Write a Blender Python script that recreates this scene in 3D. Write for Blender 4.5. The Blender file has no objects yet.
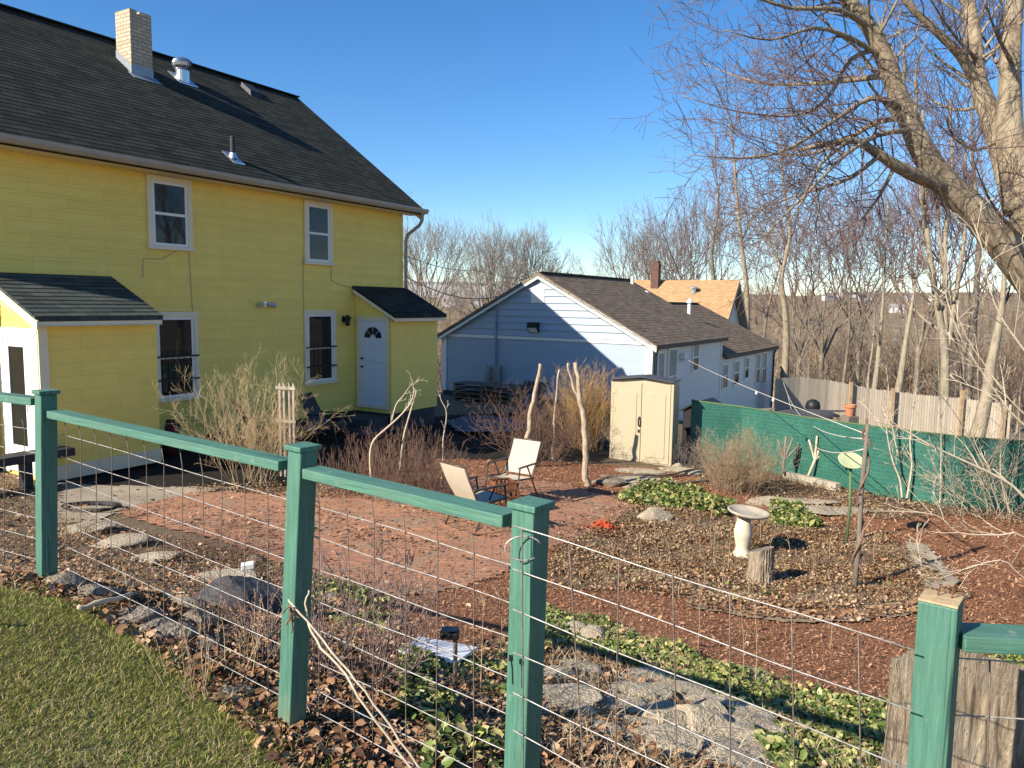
import bpy, math, random
import numpy as np
random.seed(7); RNG=np.random.default_rng(7)
SC=bpy.context.scene; COL=SC.collection
RAD=math.radians
# ---------------------------------------------------------------- camera
PITCH,ROLL,FPX,YAW=RAD(6.08),RAD(.84),770.4,RAD(31.16)
_cp,_sp=math.cos(PITCH),math.sin(PITCH)
_f=np.array([0,_cp,-_sp]); _u=np.array([0,_sp,_cp]); _r=np.array([1.,0,0])
_c,_s=math.cos(ROLL),math.sin(ROLL)
RT=_c*_r+_s*_u; UP=-_s*_r+_c*_u; FW=_f
def ray(px,py): return RT*((px-512)/FPX)+UP*((384-py)/FPX)+FW
def at(px,py,Y):
    r=ray(px,py); return r*(Y/r[1])
def px_of(P):
    P=np.asarray(P,float); q=np.array([P@RT,P@UP,P@FW]); return 512+FPX*q[0]/q[2],384-FPX*q[1]/q[2]
SY,CY=math.sin(YAW),math.cos(YAW)
def uw(u,d,z=0): return np.array([SY*d+CY*u, CY*d-SY*u, z])
from mathutils import Matrix, Vector
cd=bpy.data.cameras.new('camera'); co=bpy.data.objects.new('camera',cd); COL.objects.link(co)
M=Matrix.Identity(4)
for i in range(3):
    M[i][0]=RT[i]; M[i][1]=UP[i]; M[i][2]=-FW[i]
co.matrix_world=M
cd.sensor_width=36; cd.lens=FPX/1024*36; cd.clip_start=.05; cd.clip_end=6000
SC.camera=co
# ---------------------------------------------------------------- terrain
CP=[(0,0,-1.6),(-3,0,-1.5),(3,0,-1.7),(-4.5,3.9,-1.42),(-6,1,-1.35),(0,-6,-1.5),(-8,-5,-1.3),(8,-4,-1.8),
 (-2.27,3.75,-1.44),(-.8,2.75,-1.62),(.04,2.08,-1.68),(.78,1.4,-1.7),(2.3,1.1,-1.78),(5,1.5,-1.95),
 (-1.05,5,-2.3),(.6,4.3,-2.27),(1.8,4,-2.4),(3.5,4,-2.5),(6,4.5,-2.65),(-3,5.6,-2.28),(-5.,6.6,-2.4),(-8,8,-2.55),(-14,6,-2.2),
 (-4,9,-2.85),(-2,8,-2.9),(-.5,10,-3.05),(0,13,-3.18),(3,9.3,-3.3),(1.2,7.2,-2.93),(2.2,6.,-2.8),(4,6,-2.87),(6,8,-3.1),(10,8,-3.2),
 (5.2,13.2,-3.42),(3,17,-3.5),(8,14,-3.5),(14,14,-3.8),(20,10,-3.7),(9,19,-3.9),(16,22,-4.8)]
for u,d,z in [(-11.7,7,-2.85),(-10.5,9,-2.95),(-11,16,-3.25),(-9,12,-3.2),(-11,20,-3.35),(-7,20,-3.58),(-15,20,-3.3),(-7,34,-4.7),(-4,30,-5),(-16,30,-4.2),(-22,12,-2.9),(-24,22,-3.6),(-22,2,-2.3),(-14,40,-6.)]:
    w=uw(u,d); CP.append((w[0],w[1],z))
CP+= [(21,36,-5.9),(12,35,-4.9),(30,32,-6),(30,20,-5),(20,44,-7),(0,45,-6.5),(-20,40,-6),(40,45,-8),(35,5,-3.8),(-30,10,-3),(-30,-8,-1.5),(30,-8,-2.5)]
CP=np.array(CP,float)
def _tps(r2): return np.where(r2>1e-9, .5*r2*np.log(np.maximum(r2,1e-9)),0)
_n=len(CP); _K=_tps(((CP[:,None,:2]-CP[None,:,:2])**2).sum(-1))+np.eye(_n)*.3
_P=np.c_[np.ones(_n),CP[:,:2]]; _A=np.block([[_K,_P],[_P.T,np.zeros((3,3))]])
_W=np.linalg.solve(_A,np.r_[CP[:,2],np.zeros(3)])
def _far(x,y):
    r=np.hypot(x,y)
    z=np.interp(r,[0,40,60,110,220,420,700,1000,1400,2200,4000],[-6,-6.3,-8.5,-15,-23,-21,-9,8,20,30,34])
    z=z+(np.sin(x*.021+y*.006)*2.2+np.sin(x*.047-y*.01+2)*1.2)*np.clip((r-500)/500,0,1)
    return z+np.sin(x*.006+1)*np.clip(r-150,0,900)*.009+np.sin(x*.013+y*.01)*np.clip(r-100,0,600)*.003
def ground(x,y):
    x=np.atleast_1d(np.asarray(x,float)); y=np.atleast_1d(np.asarray(y,float)); sh=x.shape
    xf,yf=x.ravel(),y.ravel(); out=np.empty(xf.shape)
    for i in range(0,len(xf),20000):
        a,b=xf[i:i+20000],yf[i:i+20000]
        a2,b2=np.clip(a,-32,42),np.clip(b,-9,48)
        z=_tps((a2[:,None]-CP[:,0])**2+(b2[:,None]-CP[:,1])**2)@_W[:_n]+_W[_n]+_W[_n+1]*a2+_W[_n+2]*b2
        r=np.hypot(a,b); t=np.clip((r-36)/14,0,1); t=t*t*(3-2*t)
        out[i:i+20000]=z*(1-t)+_far(a,b)*t
    return out.reshape(sh)
def gz(x,y): return float(ground(x,y)[0])
def GG(P):
    "pixels (N,2) -> ground points (N,3)"
    P=np.asarray(P,float).reshape(-1,2)
    R=np.array([ray(a,b) for a,b in P])
    lo=np.full(len(P),.8); hi=np.full(len(P),60.); done=np.zeros(len(P),bool); prev=lo.copy()
    for t in np.geomspace(.8,60,90):
        q=R*t; below=(q[:,2]<ground(q[:,0],q[:,1]))&~done
        lo[below]=prev[below]; hi[below]=t; done|=below; prev[:]=t
    for _ in range(22):
        m=(lo+hi)/2; q=R*m[:,None]; b=q[:,2]<ground(q[:,0],q[:,1]); hi=np.where(b,m,hi); lo=np.where(b,lo,m)
    q=R*((lo+hi)/2)[:,None]; q[:,2]=ground(q[:,0],q[:,1]); return q
def G(px,py): return GG([(px,py)])[0]
# ---------------------------------------------------------------- object helpers
def link(o,parent=None):
    COL.objects.link(o)
    if parent is not None: o.parent=parent
    return o
def tag(o,label=None,cat=None,group=None,kind=None):
    if label: o['label']=label
    if cat: o['category']=cat
    if group: o['group']=group
    if kind: o['kind']=kind
    return o
def thing(name,label,cat,loc=(0,0,0),rz=0,group=None):
    o=bpy.data.objects.new(name,None); o.empty_display_size=.2; link(o)
    o.location=tuple(float(v) for v in loc); o.rotation_euler=(0,0,rz); return tag(o,label,cat,group)
class MB:
    def __init__(s): s.v=[];s.f=[];s.uv=[]
    def face(s,pts,basis=None):
        pts=[np.asarray(p,float) for p in pts]
        if basis is None:
            n=np.cross(pts[1]-pts[0],pts[2]-pts[0]); a=np.abs(n)
            if len(pts)>3 and a.sum()<1e-12: n=np.cross(pts[2]-pts[0],pts[3]-pts[0]); a=np.abs(n)
            if a[2]>=a[0] and a[2]>=a[1]: A,B=np.array([1.,0,0]),np.array([0,1.,0])
            elif a[0]>=a[1]: A,B=np.array([0,1.,0]),np.array([0,0,1.])
            else: A,B=np.array([1.,0,0]),np.array([0,0,1.])
        else: A,B=basis
        i=len(s.v); s.v+= [tuple(p) for p in pts]; s.f.append(tuple(range(i,i+len(pts))))
        s.uv+= [(float(p@A),float(p@B)) for p in pts]
    def hexa(s,p):  # 8 pts: bottom 0-3 ccw, top 4-7
        for q in ((0,3,2,1),(4,5,6,7),(0,1,5,4),(1,2,6,5),(2,3,7,6),(3,0,4,7)): s.face([p[k] for k in q])
        return s
    def box(s,a,b):
        x0,x1=sorted((a[0],b[0]));y0,y1=sorted((a[1],b[1]));z0,z1=sorted((a[2],b[2]))
        return s.hexa([(x0,y0,z0),(x1,y0,z0),(x1,y1,z0),(x0,y1,z0),(x0,y0,z1),(x1,y0,z1),(x1,y1,z1),(x0,y1,z1)])
    def bar(s,p,q,w,h,up=(0,0,1)):
        p=np.asarray(p,float);q=np.asarray(q,float);d=q-p;d/=np.linalg.norm(d)
        x=np.cross(d,up)
        if np.linalg.norm(x)<1e-6: x=np.cross(d,(0,1,0))
        x/=np.linalg.norm(x); y=np.cross(x,d); x=x*w/2;y=y*h/2
        return s.hexa([p-x-y,p+x-y,q+x-y,q-x-y,p-x+y,p+x+y,q+x+y,q-x+y])
    def prism(s,poly,ext):  # poly list of 3d pts (planar), extruded by vector
        poly=[np.asarray(p,float) for p in poly]; e=np.asarray(ext,float); n=len(poly)
        s.face(poly[::-1]); s.face([p+e for p in poly])
        for i in range(n): s.face([poly[i],poly[(i+1)%n],poly[(i+1)%n]+e,poly[i]+e])
        return s
    def tube(s,pts,r,n=6,cap=True):
        pts=[np.asarray(p,float) for p in pts]
        if np.isscalar(r): r=[r]*len(pts)
        rings=[]; ref=None
        for i,p in enumerate(pts):
            d=pts[min(i+1,len(pts)-1)]-pts[max(i-1,0)]; d=d/(np.linalg.norm(d)+1e-12)
            if ref is None: ref=np.cross(d,(0,0,1) if abs(d[2])<.9 else (1,0,0))
            ref=ref-d*(ref@d); ref/=np.linalg.norm(ref)+1e-12; b=np.cross(d,ref)
            rings.append([p+(ref*math.cos(2*math.pi*k/n)+b*math.sin(2*math.pi*k/n))*r[i] for k in range(n)])
        L=0
        for i in range(len(rings)-1):
            l=np.linalg.norm(pts[i+1]-pts[i])
            for k in range(n):
                k2=(k+1)%n
                j=len(s.v); s.v+= [tuple(rings[i][k]),tuple(rings[i][k2]),tuple(rings[i+1][k2]),tuple(rings[i+1][k])]
                s.f.append((j,j+1,j+2,j+3)); w=2*math.pi*r[i]/n
                s.uv+=[(k*w,L),(k*w+w,L),(k*w+w,L+l),(k*w,L+l)]
            L+=l
        if cap: s.face(rings[0][::-1]); s.face(rings[-1])
        return s
    def lathe(s,prof,c=(0,0,0),n=20):  # prof [(r,z)]
        c=np.asarray(c,float)
        for (r0,z0),(r1,z1) in zip(prof[:-1],prof[1:]):
            for k in range(n):
                a,b=2*math.pi*k/n,2*math.pi*(k+1)/n
                P=[c+(r0*math.cos(a),r0*math.sin(a),z0),c+(r0*math.cos(b),r0*math.sin(b),z0),c+(r1*math.cos(b),r1*math.sin(b),z1),c+(r1*math.cos(a),r1*math.sin(a),z1)]
                if r0<1e-6: P=P[1:]
                elif r1<1e-6: P=P[:3]
                s.face(P)
        return s
    def lap(s,o,A,Bv,N,xlim,H,ex,butt,t0=0.):
        "lapped courses on a plane: origin o, along A, up Bv, outward N (unit); xlim(h)->(a,b)"
        o,A,Bv,N=[np.asarray(q,float) for q in (o,A,Bv,N)]
        h=0.
        while h<H-1e-6:
            h1=min(h+ex,H); a0,b0=xlim(h); a1,b1=xlim(h1)
            if b0-a0<.01: break
            p=lambda a,hh,k: o+A*a+Bv*hh+N*k
            bl,br=p(a0,h,butt),p(b0,h,butt); tl,tr=p(a1,h1,.001),p(b1,h1,.001)
            s.face([bl,br,tr,tl],(A,Bv)); s.face([p(a0,h,0),p(b0,h,0),br,bl],(A,Bv))
            h=h1
        return s
    def build(s,name,mat,parent=None,smooth=False,weld=False,bevel=0,org=(0,0,0)):
        me=bpy.data.meshes.new(name); org=np.asarray(org,float)
        me.from_pydata([tuple(np.asarray(p)-org) for p in s.v],[],s.f)
        l=me.uv_layers.new(name='UVMap'); l.data.foreach_set('uv',[c for q in s.uv for c in q])
        if weld or smooth:
            import bmesh
            bm=bmesh.new(); bm.from_mesh(me); bmesh.ops.remove_doubles(bm,verts=bm.verts,dist=1e-4); bm.to_mesh(me); bm.free()
        if smooth: me.polygons.foreach_set('use_smooth',[True]*len(me.polygons)); 
        me.materials.append(mat); o=bpy.data.objects.new(name,me); link(o,parent)
        if bevel:
            m=o.modifiers.new('bevel','BEVEL'); m.width=bevel; m.segments=2; m.limit_method='ANGLE'
            if not weld:
                import bmesh
                bm=bmesh.new(); bm.from_mesh(me); bmesh.ops.remove_doubles(bm,verts=bm.verts,dist=1e-4); bm.to_mesh(me); bm.free()
        return o
def mesh_np(name,V,F,mat,parent=None,smooth=False):
    "V (N,3), F (M,k) constant k"
    V=np.asarray(V,np.float32); F=np.asarray(F,np.int32); k=F.shape[1]
    me=bpy.data.meshes.new(name); me.vertices.add(len(V)); me.vertices.foreach_set('co',V.ravel())
    me.loops.add(F.size); me.loops.foreach_set('vertex_index',F.ravel())
    me.polygons.add(len(F)); me.polygons.foreach_set('loop_start',np.arange(0,F.size,k,dtype=np.int32))
    try: me.polygons.foreach_set('loop_total',np.full(len(F),k,np.int32))
    except Exception: pass
    if smooth: me.polygons.foreach_set('use_smooth',np.ones(len(F),bool))
    me.update(calc_edges=True); me.validate()
    me.materials.append(mat); o=bpy.data.objects.new(name,me); return link(o,parent)
def copy_tree(o,parent=None):
    c=o.copy(); COL.objects.link(c); c.parent=parent
    for ch in list(o.children): copy_tree(ch,c)
    return c
# ---------------------------------------------------------------- materials
class NT:
    def __init__(s,name):
        s.m=bpy.data.materials.new(name); s.m.use_nodes=True; s.t=s.m.node_tree; s.t.nodes.clear()
        s.out=s.n('ShaderNodeOutputMaterial'); s.b=s.n('ShaderNodeBsdfPrincipled'); s.l(s.b.outputs[0],s.out.inputs[0])
    def n(s,t,**k):
        x=s.t.nodes.new(t)
        for a,v in k.items(): setattr(x,a,v)
        return x
    def l(s,a,b): s.t.links.new(a,b)
    def coord(s,kind='Object',scale=(1,1,1)):
        c=s.n('ShaderNodeTexCoord'); mp=s.n('ShaderNodeMapping'); mp.inputs['Scale'].default_value=scale
        s.l(c.outputs[kind],mp.inputs[0]); return mp.outputs[0]
    def noise(s,vec,scale,detail=4,rough=.6,dist=0):
        x=s.n('ShaderNodeTexNoise'); x.inputs['Scale'].default_value=scale; x.inputs['Detail'].default_value=detail
        x.inputs['Roughness'].default_value=rough; x.inputs['Distortion'].default_value=dist
        if vec is not None: s.l(vec,x.inputs['Vector'])
        return x.outputs['Fac']
    def ramp(s,fac,stops):
        r=s.n('ShaderNodeValToRGB'); e=r.color_ramp.elements
        while len(e)<len(stops): e.new(.5)
        for i,(p,c) in enumerate(stops): e[i].position=p; e[i].color=(*c,1)
        s.l(fac,r.inputs[0]); return r.outputs[0]
    def mix(s,fac,a,b,mode='MIX'):
        x=s.n('ShaderNodeMix',data_type='RGBA',blend_type=mode)
        for v,i in ((fac,0),(a,6),(b,7)):
            if isinstance(v,(int,float)): x.inputs[i].default_value=v
            elif isinstance(v,tuple): x.inputs[i].default_value=(*v,1)
            else: s.l(v,x.inputs[i])
        return x.outputs[2]
    def bump(s,h,strength,dist=.01):
        b=s.n('ShaderNodeBump'); b.inputs['Strength'].default_value=strength; b.inputs['Distance'].default_value=dist
        s.l(h,b.inputs['Height']); s.l(b.outputs[0],s.b.inputs['Normal']); return b
    def col(s,c):
        if isinstance(c,tuple): s.b.inputs['Base Color'].default_value=(*c,1)
        else: s.l(c,s.b.inputs['Base Color'])
    def set(s,**k):
        for a,v in k.items(): s.b.inputs[a.replace('_',' ')].default_value=v
        return s
def vary(c,f): return tuple(min(1,max(0,x*f)) for x in c)
def simple(name,c,rough=.7,var=.15,scale=4,fine=60,bump=.15,bd=.004,metal=0,stretch=(1,1,1),c2=None,spec=.3):
    t=NT(name); v=t.coord('Object',stretch)
    a=t.noise(v,scale,5,.65); b=t.noise(v,fine,3,.6)
    lo=c2 or vary(c,1-var*1.6); cc=t.ramp(a,[(.3,lo),(.7,vary(c,1+var*.6))])
    cc=t.mix(.35,cc,t.ramp(b,[(.35,vary(c,1-var*2)),(.65,vary(c,1+var))]))
    t.col(cc); t.set(Roughness=rough,Metallic=metal); t.b.inputs['Specular IOR Level'].default_value=spec
    if bump: t.bump(b,bump,bd)
    return t.m
def island(name,stops,rough=.8,trans=0,bumpy=False,big=None):
    t=NT(name); g=t.n('ShaderNodeNewGeometry'); c=t.ramp(g.outputs['Random Per Island'],stops)
    if big:
        v=t.coord('Object'); c=t.mix(t.ramp(t.noise(v,big[0],3,.6),[(.35,(0,0,0)),(.65,(1,1,1))]),c,big[1],'MULTIPLY')
    t.col(c); t.set(Roughness=rough); t.b.inputs['Specular IOR Level'].default_value=.25
    if trans:
        tr=t.n('ShaderNodeBsdfTranslucent'); t.l(c,tr.inputs[0]) ; mx=t.n('ShaderNodeMixShader'); mx.inputs[0].default_value=trans
        t.l(t.b.outputs[0],mx.inputs[1]); t.l(tr.outputs[0],mx.inputs[2]); t.l(mx.outputs[0],t.out.inputs[0])
    return t.m
def brickmat(name,c1,c2,mortar,bw,bh,ms=.008,rough=.85,offset=.5,noisec=.5,bump=.5,bd=.006,freq=2,bias=0,stain=None,kind='UV'):
    t=NT(name); v=t.coord(kind); b=t.n('ShaderNodeTexBrick'); t.l(v,b.inputs['Vector'])
    b.offset=offset; b.offset_frequency=freq
    for k,c in (('Color1',c1),('Color2',c2),('Mortar',mortar)): b.inputs[k].default_value=(*c,1)
    b.inputs['Scale'].default_value=1; b.inputs['Mortar Size'].default_value=ms; b.inputs['Mortar Smooth'].default_value=.1
    b.inputs['Bias'].default_value=bias; b.inputs['Brick Width'].default_value=bw; b.inputs['Row Height'].default_value=bh
    n=t.noise(v,3.,5,.65); n2=t.noise(v,90,3,.6)
    c=t.mix(noisec,b.outputs['Color'],t.ramp(n,[(.25,(.62,.62,.62)),(.75,(1.15,1.15,1.15))]),'MULTIPLY')
    c=t.mix(noisec*.6,c,t.ramp(n2,[(.3,(.6,.6,.6)),(.7,(1.25,1.25,1.25))]),'MULTIPLY')
    if stain: c=t.mix(t.ramp(t.noise(v,stain[0],6,.7),[(stain[2],(0,0,0)),(stain[2]+.15,(1,1,1))]),c,stain[1])
    t.col(c); t.set(Roughness=rough); t.b.inputs['Specular IOR Level'].default_value=.2
    h=t.n('ShaderNodeMath',operation='MULTIPLY_ADD'); t.l(b.outputs['Fac'],h.inputs[0]); h.inputs[1].default_value=-1.; t.l(n2,h.inputs[2])
    t.bump(h.outputs[0],bump,bd); return t.m
YEL=(.94,.695,.17)
M_YEL=brickmat('yellow_siding',YEL,vary(YEL,.94),vary(YEL,.62),1.22,.205,.0025,.62,noisec=.22,bump=.2,bd=.003,stain=(.9,vary(YEL,.88),.58))
M_TRIM=simple('cream_trim',(.82,.70,.48),.6,.08,3,80,.1)
M_GUT=simple('tan_gutter',(.42,.34,.25),.5,.1,3,60,.05)
M_WHITE=simple('white_paint',(.80,.77,.71),.5,.06,3,60,.05)
M_ROOF=brickmat('dark_shingles',(.046,.050,.040),(.020,.023,.019),(.012,.012,.011),.33,.145,.006,.95,noisec=.8,bump=.5,bd=.006)
M_ROOFG=brickmat('green_grey_shingles',(.085,.10,.088),(.05,.06,.055),(.02,.024,.022),.33,.145,.006,.95,noisec=.8,bump=.5,bd=.006)
M_ROOFB=brickmat('brown_shingles',(.25,.185,.13),(.155,.118,.085),(.07,.055,.04),.33,.145,.006,.95,noisec=.8,bump=.5,bd=.006)
M_ROOFT=brickmat('tan_shingles',(.47,.30,.16),(.38,.235,.12),(.27,.165,.085),.33,.145,.006,.95,noisec=.5,bump=.4,bd=.006)
M_CHIM=brickmat('cream_bricks',(.62,.50,.36),(.48,.37,.26),(.30,.25,.19),.215,.078,.009,.9,noisec=.45,bump=.8,bd=.006)
M_BROWNBR=brickmat('red_brown_bricks',(.16,.075,.055),(.10,.05,.04),(.12,.10,.09),.215,.075,.009,.9)
M_FOUND=simple('dark_foundation',(.075,.075,.08),.9,.3,2,30,.4)
M_METAL=simple('galvanised_metal',(.62,.64,.66),.32,.12,4,50,.05,metal=.9)
M_FLASH=simple('lead_flashing',(.30,.33,.36),.5,.2,4,40,.1,metal=.5)
M_BLACK=simple('black_iron',(.018,.018,.02),.5,.2,5,60,.1)
M_DARK=simple('dark_plastic',(.03,.03,.035),.55,.2,4,60,.1)
t=NT('window_glass'); t.col((.012,.015,.018)); t.set(Roughness=.03); t.b.inputs['Specular IOR Level'].default_value=.35
_v=t.coord('Object'); t.bump(t.noise(_v,1.3,2,.5),.05,.02); M_GLASS=t.m
M_CURT=simple('pale_curtain',(.42,.40,.36),.8,.2,6,40,.1)
M_DOORB=simple('white_blue_door',(.70,.72,.76),.45,.05,3,60,.05)
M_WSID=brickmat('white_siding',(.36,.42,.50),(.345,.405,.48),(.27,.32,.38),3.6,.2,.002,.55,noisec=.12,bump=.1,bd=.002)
M_GSID=brickmat('grey_siding',(.70,.685,.655),(.68,.665,.64),(.50,.49,.47),3.6,.13,.002,.55,noisec=.12,bump=.1,bd=.002)
# painted fence timber
def green_wood(name,ax):
    S=lambda a,b: tuple(b if k==ax else a for k in range(3))
    t=NT(name); v=t.coord('Object'); vs=t.coord('Object',S(30,1.5))
    c=t.ramp(t.noise(v,3,5,.7),[(.3,(.05,.135,.098)),(.7,(.082,.19,.14))])
    c=t.mix(.6,c,t.ramp(t.noise(vs,3,5,.7),[(.35,(.04,.12,.085)),(.65,(.095,.24,.17))]))
    w=t.noise(v,14,6,.75); c=t.mix(t.ramp(w,[(.62,(0,0,0)),(.70,(.75,.75,.75))]),c,(.22,.27,.21))
    vk=t.coord('Object',S(55,.8)); c=t.mix(t.ramp(t.noise(vk,1.,2,.5,.4),[(.30,(.85,.85,.85)),(.335,(0,0,0))]),c,(.018,.05,.036)); c=t.mix(t.ramp(t.noise(t.coord('Object',S(9,3)),1,6,.75),[(.55,(0,0,0)),(.75,(.55,.55,.55))]),c,(.10,.155,.115))
    if ax==2:
        sx=t.n('ShaderNodeSeparateXYZ'); t.l(v,sx.inputs[0]); ma=t.n('ShaderNodeMath',operation='MULTIPLY_ADD'); t.l(t.noise(v,9,5,.7),ma.inputs[0]); ma.inputs[1].default_value=.28; t.l(sx.outputs[2],ma.inputs[2])
        c=t.mix(t.ramp(ma.outputs[0],[(.10,(.75,.75,.75)),(.30,(0,0,0))]),c,(.20,.20,.13))
    t.col(c); t.set(Roughness=.55); t.bump(t.noise(vs,4,6,.7),.6,.006); return t.m
M_GREEN=green_wood('green_painted_wood',2); M_GREENR=green_wood('green_painted_rail',0)
M_CUTWOOD=simple('cut_timber',(.50,.36,.20),.85,.3,12,60,.4,stretch=(1,1,.2))
M_WIRE=simple('galvanised_wire',(.50,.48,.45),.45,.25,20,80,0,metal=.35,c2=(.25,.20,.16))
M_WIRER=simple('rusty_wire',(.20,.155,.125),.7,.3,20,80,0,metal=.2,c2=(.12,.08,.06))
def bark(name,a,b,moss=None,sc=9):
    t=NT(name); v=t.coord('Object',(1,1,.35)); vo=t.coord('Object')
    n=t.noise(v,sc,6,.7,.4); c=t.ramp(n,[(.3,b),(.62,a)])
    n2=t.noise(vo,2.2,5,.7); c=t.mix(t.ramp(n2,[(.5,(0,0,0)),(.66,(.7,.7,.7))]),c,moss or vary(a,1.25))
    t.col(c); t.set(Roughness=.92); t.b.inputs['Specular IOR Level'].default_value=.15; t.bump(n,.8,.03); return t.m
M_BARK=bark('grey_tan_bark',(.345,.275,.19),(.13,.10,.07),(.36,.32,.22))
M_BARKD=bark('brown_bark',(.23,.18,.135),(.09,.07,.055),(.28,.25,.18))
M_BARKL=bark('pale_bark',(.35,.29,.215),(.17,.135,.10),(.33,.31,.19))
M_TWIG=simple('maple_twigs',(.17,.12,.105),.85,.25,2,30,0,c2=(.10,.07,.065))
M_TWIGR=simple('reddish_twigs',(.20,.125,.115),.85,.25,2,30,0,c2=(.13,.08,.08))
M_TWIGG=simple('grey_twigs',(.24,.20,.165),.85,.25,.6,30,0,c2=(.15,.12,.10))
M_WOODS=island('woodland_twigs',[(0,(.16,.115,.08)),(.5,(.32,.235,.16)),(.85,(.45,.345,.24)),(1,(.26,.205,.12))],.9,big=(.035,(.32,.29,.28)))
M_STEM=simple('tan_dead_stems',(.40,.29,.18),.85,.3,4,40,0,c2=(.22,.15,.09))
M_OCH=simple('ochre_twigs',(.56,.42,.235),.8,.3,4,40,0,c2=(.36,.25,.13))
M_BRAMB=simple('red_brown_stems',(.20,.12,.085),.8,.3,4,40,0,c2=(.12,.07,.05))
M_PALEST=simple('pale_bare_stems',(.55,.46,.34),.8,.2,6,40,0,c2=(.36,.29,.2))
M_BIRCH=bark('pale_peeling_bark',(.48,.38,.27),(.20,.145,.10),(.56,.48,.36),22)
M_STUMP=bark('weathered_stump_bark',(.36,.285,.205),(.09,.07,.05),(.48,.42,.33),14)
M_SHEDB=simple('cream_resin',(.44,.375,.255),.5,.04,2,80,.06)
M_SHEDR=simple('dark_resin_roof',(.07,.07,.075),.6,.15,3,60,.2)
M_SLAT=None
t=NT('green_privacy_slats'); v=t.coord('UV'); b=t.n('ShaderNodeTexBrick'); t.l(v,b.inputs['Vector']); b.offset=.5; b.offset_frequency=2
for k,c in (('Color1',(.014,.095,.068)),('Color2',(.020,.12,.088)),('Mortar',(.045,.145,.11))): b.inputs[k].default_value=(*c,1)
b.inputs['Scale'].default_value=1;b.inputs['Mortar Size'].default_value=.006;b.inputs['Brick Width'].default_value=.055;b.inputs['Row Height'].default_value=.075
c=t.mix(.6,b.outputs[0],t.ramp(t.noise(v,1.6,6,.75),[(.3,(.55,.6,.6)),(.55,(1,1,1)),(.72,(1.6,1.5,1.45))]),'MULTIPLY')
t.col(c); t.set(Roughness=.5); t.bump(b.outputs['Fac'],.5,.01); M_SLAT=t.m
t=NT('grey_weathered_boards'); v=t.coord('UV'); b=t.n('ShaderNodeTexBrick'); t.l(v,b.inputs['Vector']); b.offset=0
for k,c in (('Color1',(.40,.345,.275)),('Color2',(.30,.255,.205)),('Mortar',(.06,.05,.04))): b.inputs[k].default_value=(*c,1)
b.inputs['Scale'].default_value=1;b.inputs['Mortar Size'].default_value=.006;b.inputs['Brick Width'].default_value=.105;b.inputs['Row Height'].default_value=30
vs=t.coord('UV',(25,1,1)); c=t.mix(.6,b.outputs[0],t.ramp(t.noise(vs,1.5,5,.7),[(.3,(.65,.65,.65)),(.7,(1.3,1.28,1.25))]),'MULTIPLY')
t.col(c); t.set(Roughness=.9); t.bump(b.outputs['Fac'],.5,.01); M_BOARD=t.m
M_SLING=simple('beige_sling',(.50,.43,.33),.8,.08,5,140,.15)
M_FRAME=simple('bronze_frame',(.10,.075,.06),.45,.2,5,60,0,metal=.4)
M_RUST=simple('rusty_metal',(.20,.085,.04),.85,.35,9,60,.3,c2=(.08,.035,.02))
M_CONC=simple('cast_stone',(.42,.37,.29),.9,.25,6,70,.4,c2=(.25,.21,.165))
M_ROCK=simple('grey_rock',(.27,.225,.17),.92,.35,5,40,1.,bd=.03,c2=(.13,.105,.08))
M_FLAG=simple('flagstone',(.50,.42,.30),.92,.3,7,60,1.,bd=.03,c2=(.27,.22,.16))
M_LIME=simple('yellow_green_paint',(.42,.46,.27),.6,.12,6,60,.1)
M_GPOLE=simple('green_stake',(.10,.16,.07),.6,.2,6,60,.1)
M_ORANGE=simple('orange_fabric',(.55,.085,.03),.7,.25,6,60,.2)
M_PAPER=simple('white_board',(.74,.73,.72),.6,.06,6,60,.05)
M_TERRA=simple('terracotta',(.48,.20,.10),.8,.15,6,60,.1)
M_BLUE=simple('blue_tarp',(.06,.075,.10),.6,.2,3,40,.3)
M_OLDW=simple('old_timber',(.20,.165,.13),.9,.3,4,60,.4,stretch=(1,1,.3),c2=(.11,.09,.07))
M_DRED=simple('dark_red_fabric',(.14,.02,.03),.6,.2,6,60,.1)
M_CORD=simple('pale_cord',(.62,.58,.5),.7,.1,6,60,0)
M_CABLE=simple('dark_cable',(.05,.045,.045),.7,.1,6,60,0)
# ground cover
def groundmat(name,stops,big,fine,bump,bd,rough=.95,second=None):
    t=NT(name); v=t.coord('Object'); a=t.noise(v,big,6,.7,.3); b=t.noise(v,fine,5,.75,.2)
    c=t.ramp(b,stops)
    c=t.mix(.7,c,t.ramp(a,[(.25,(.55,.55,.55)),(.75,(1.3,1.3,1.3))]),'MULTIPLY')
    if second: c=t.mix(t.ramp(t.noise(v,second[0],5,.7),[(second[2],(0,0,0)),(second[2]+.12,(1,1,1))]),c,t.ramp(b,second[1]))
    t.col(c); t.set(Roughness=rough); t.b.inputs['Specular IOR Level'].default_value=.1
    t.bump(b,bump,bd); return t.m
M_SOIL=groundmat('soil_and_litter',[(.25,(.05,.037,.025)),(.45,(.17,.125,.08)),(.65,(.32,.24,.16)),(.8,(.46,.36,.25))],1.2,28,1.,.04,second=(1.1,[(.3,(.07,.075,.025)),(.6,(.20,.185,.08)),(.8,(.34,.27,.16))],.6))
M_MULCH=groundmat('red_brown_mulch',[(.25,(.10,.046,.027)),(.5,(.31,.148,.08)),(.8,(.42,.23,.135))],1.5,45,1.,.03)
M_LAWN=groundmat('thin_turf',[(.3,(.09,.075,.035)),(.55,(.17,.155,.06)),(.8,(.32,.26,.14))],1.5,60,1.,.02)
M_CPAD=groundmat('worn_concrete',[(.3,(.22,.19,.15)),(.6,(.40,.335,.245)),(.8,(.50,.425,.32))],1.5,50,.5,.006)
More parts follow.
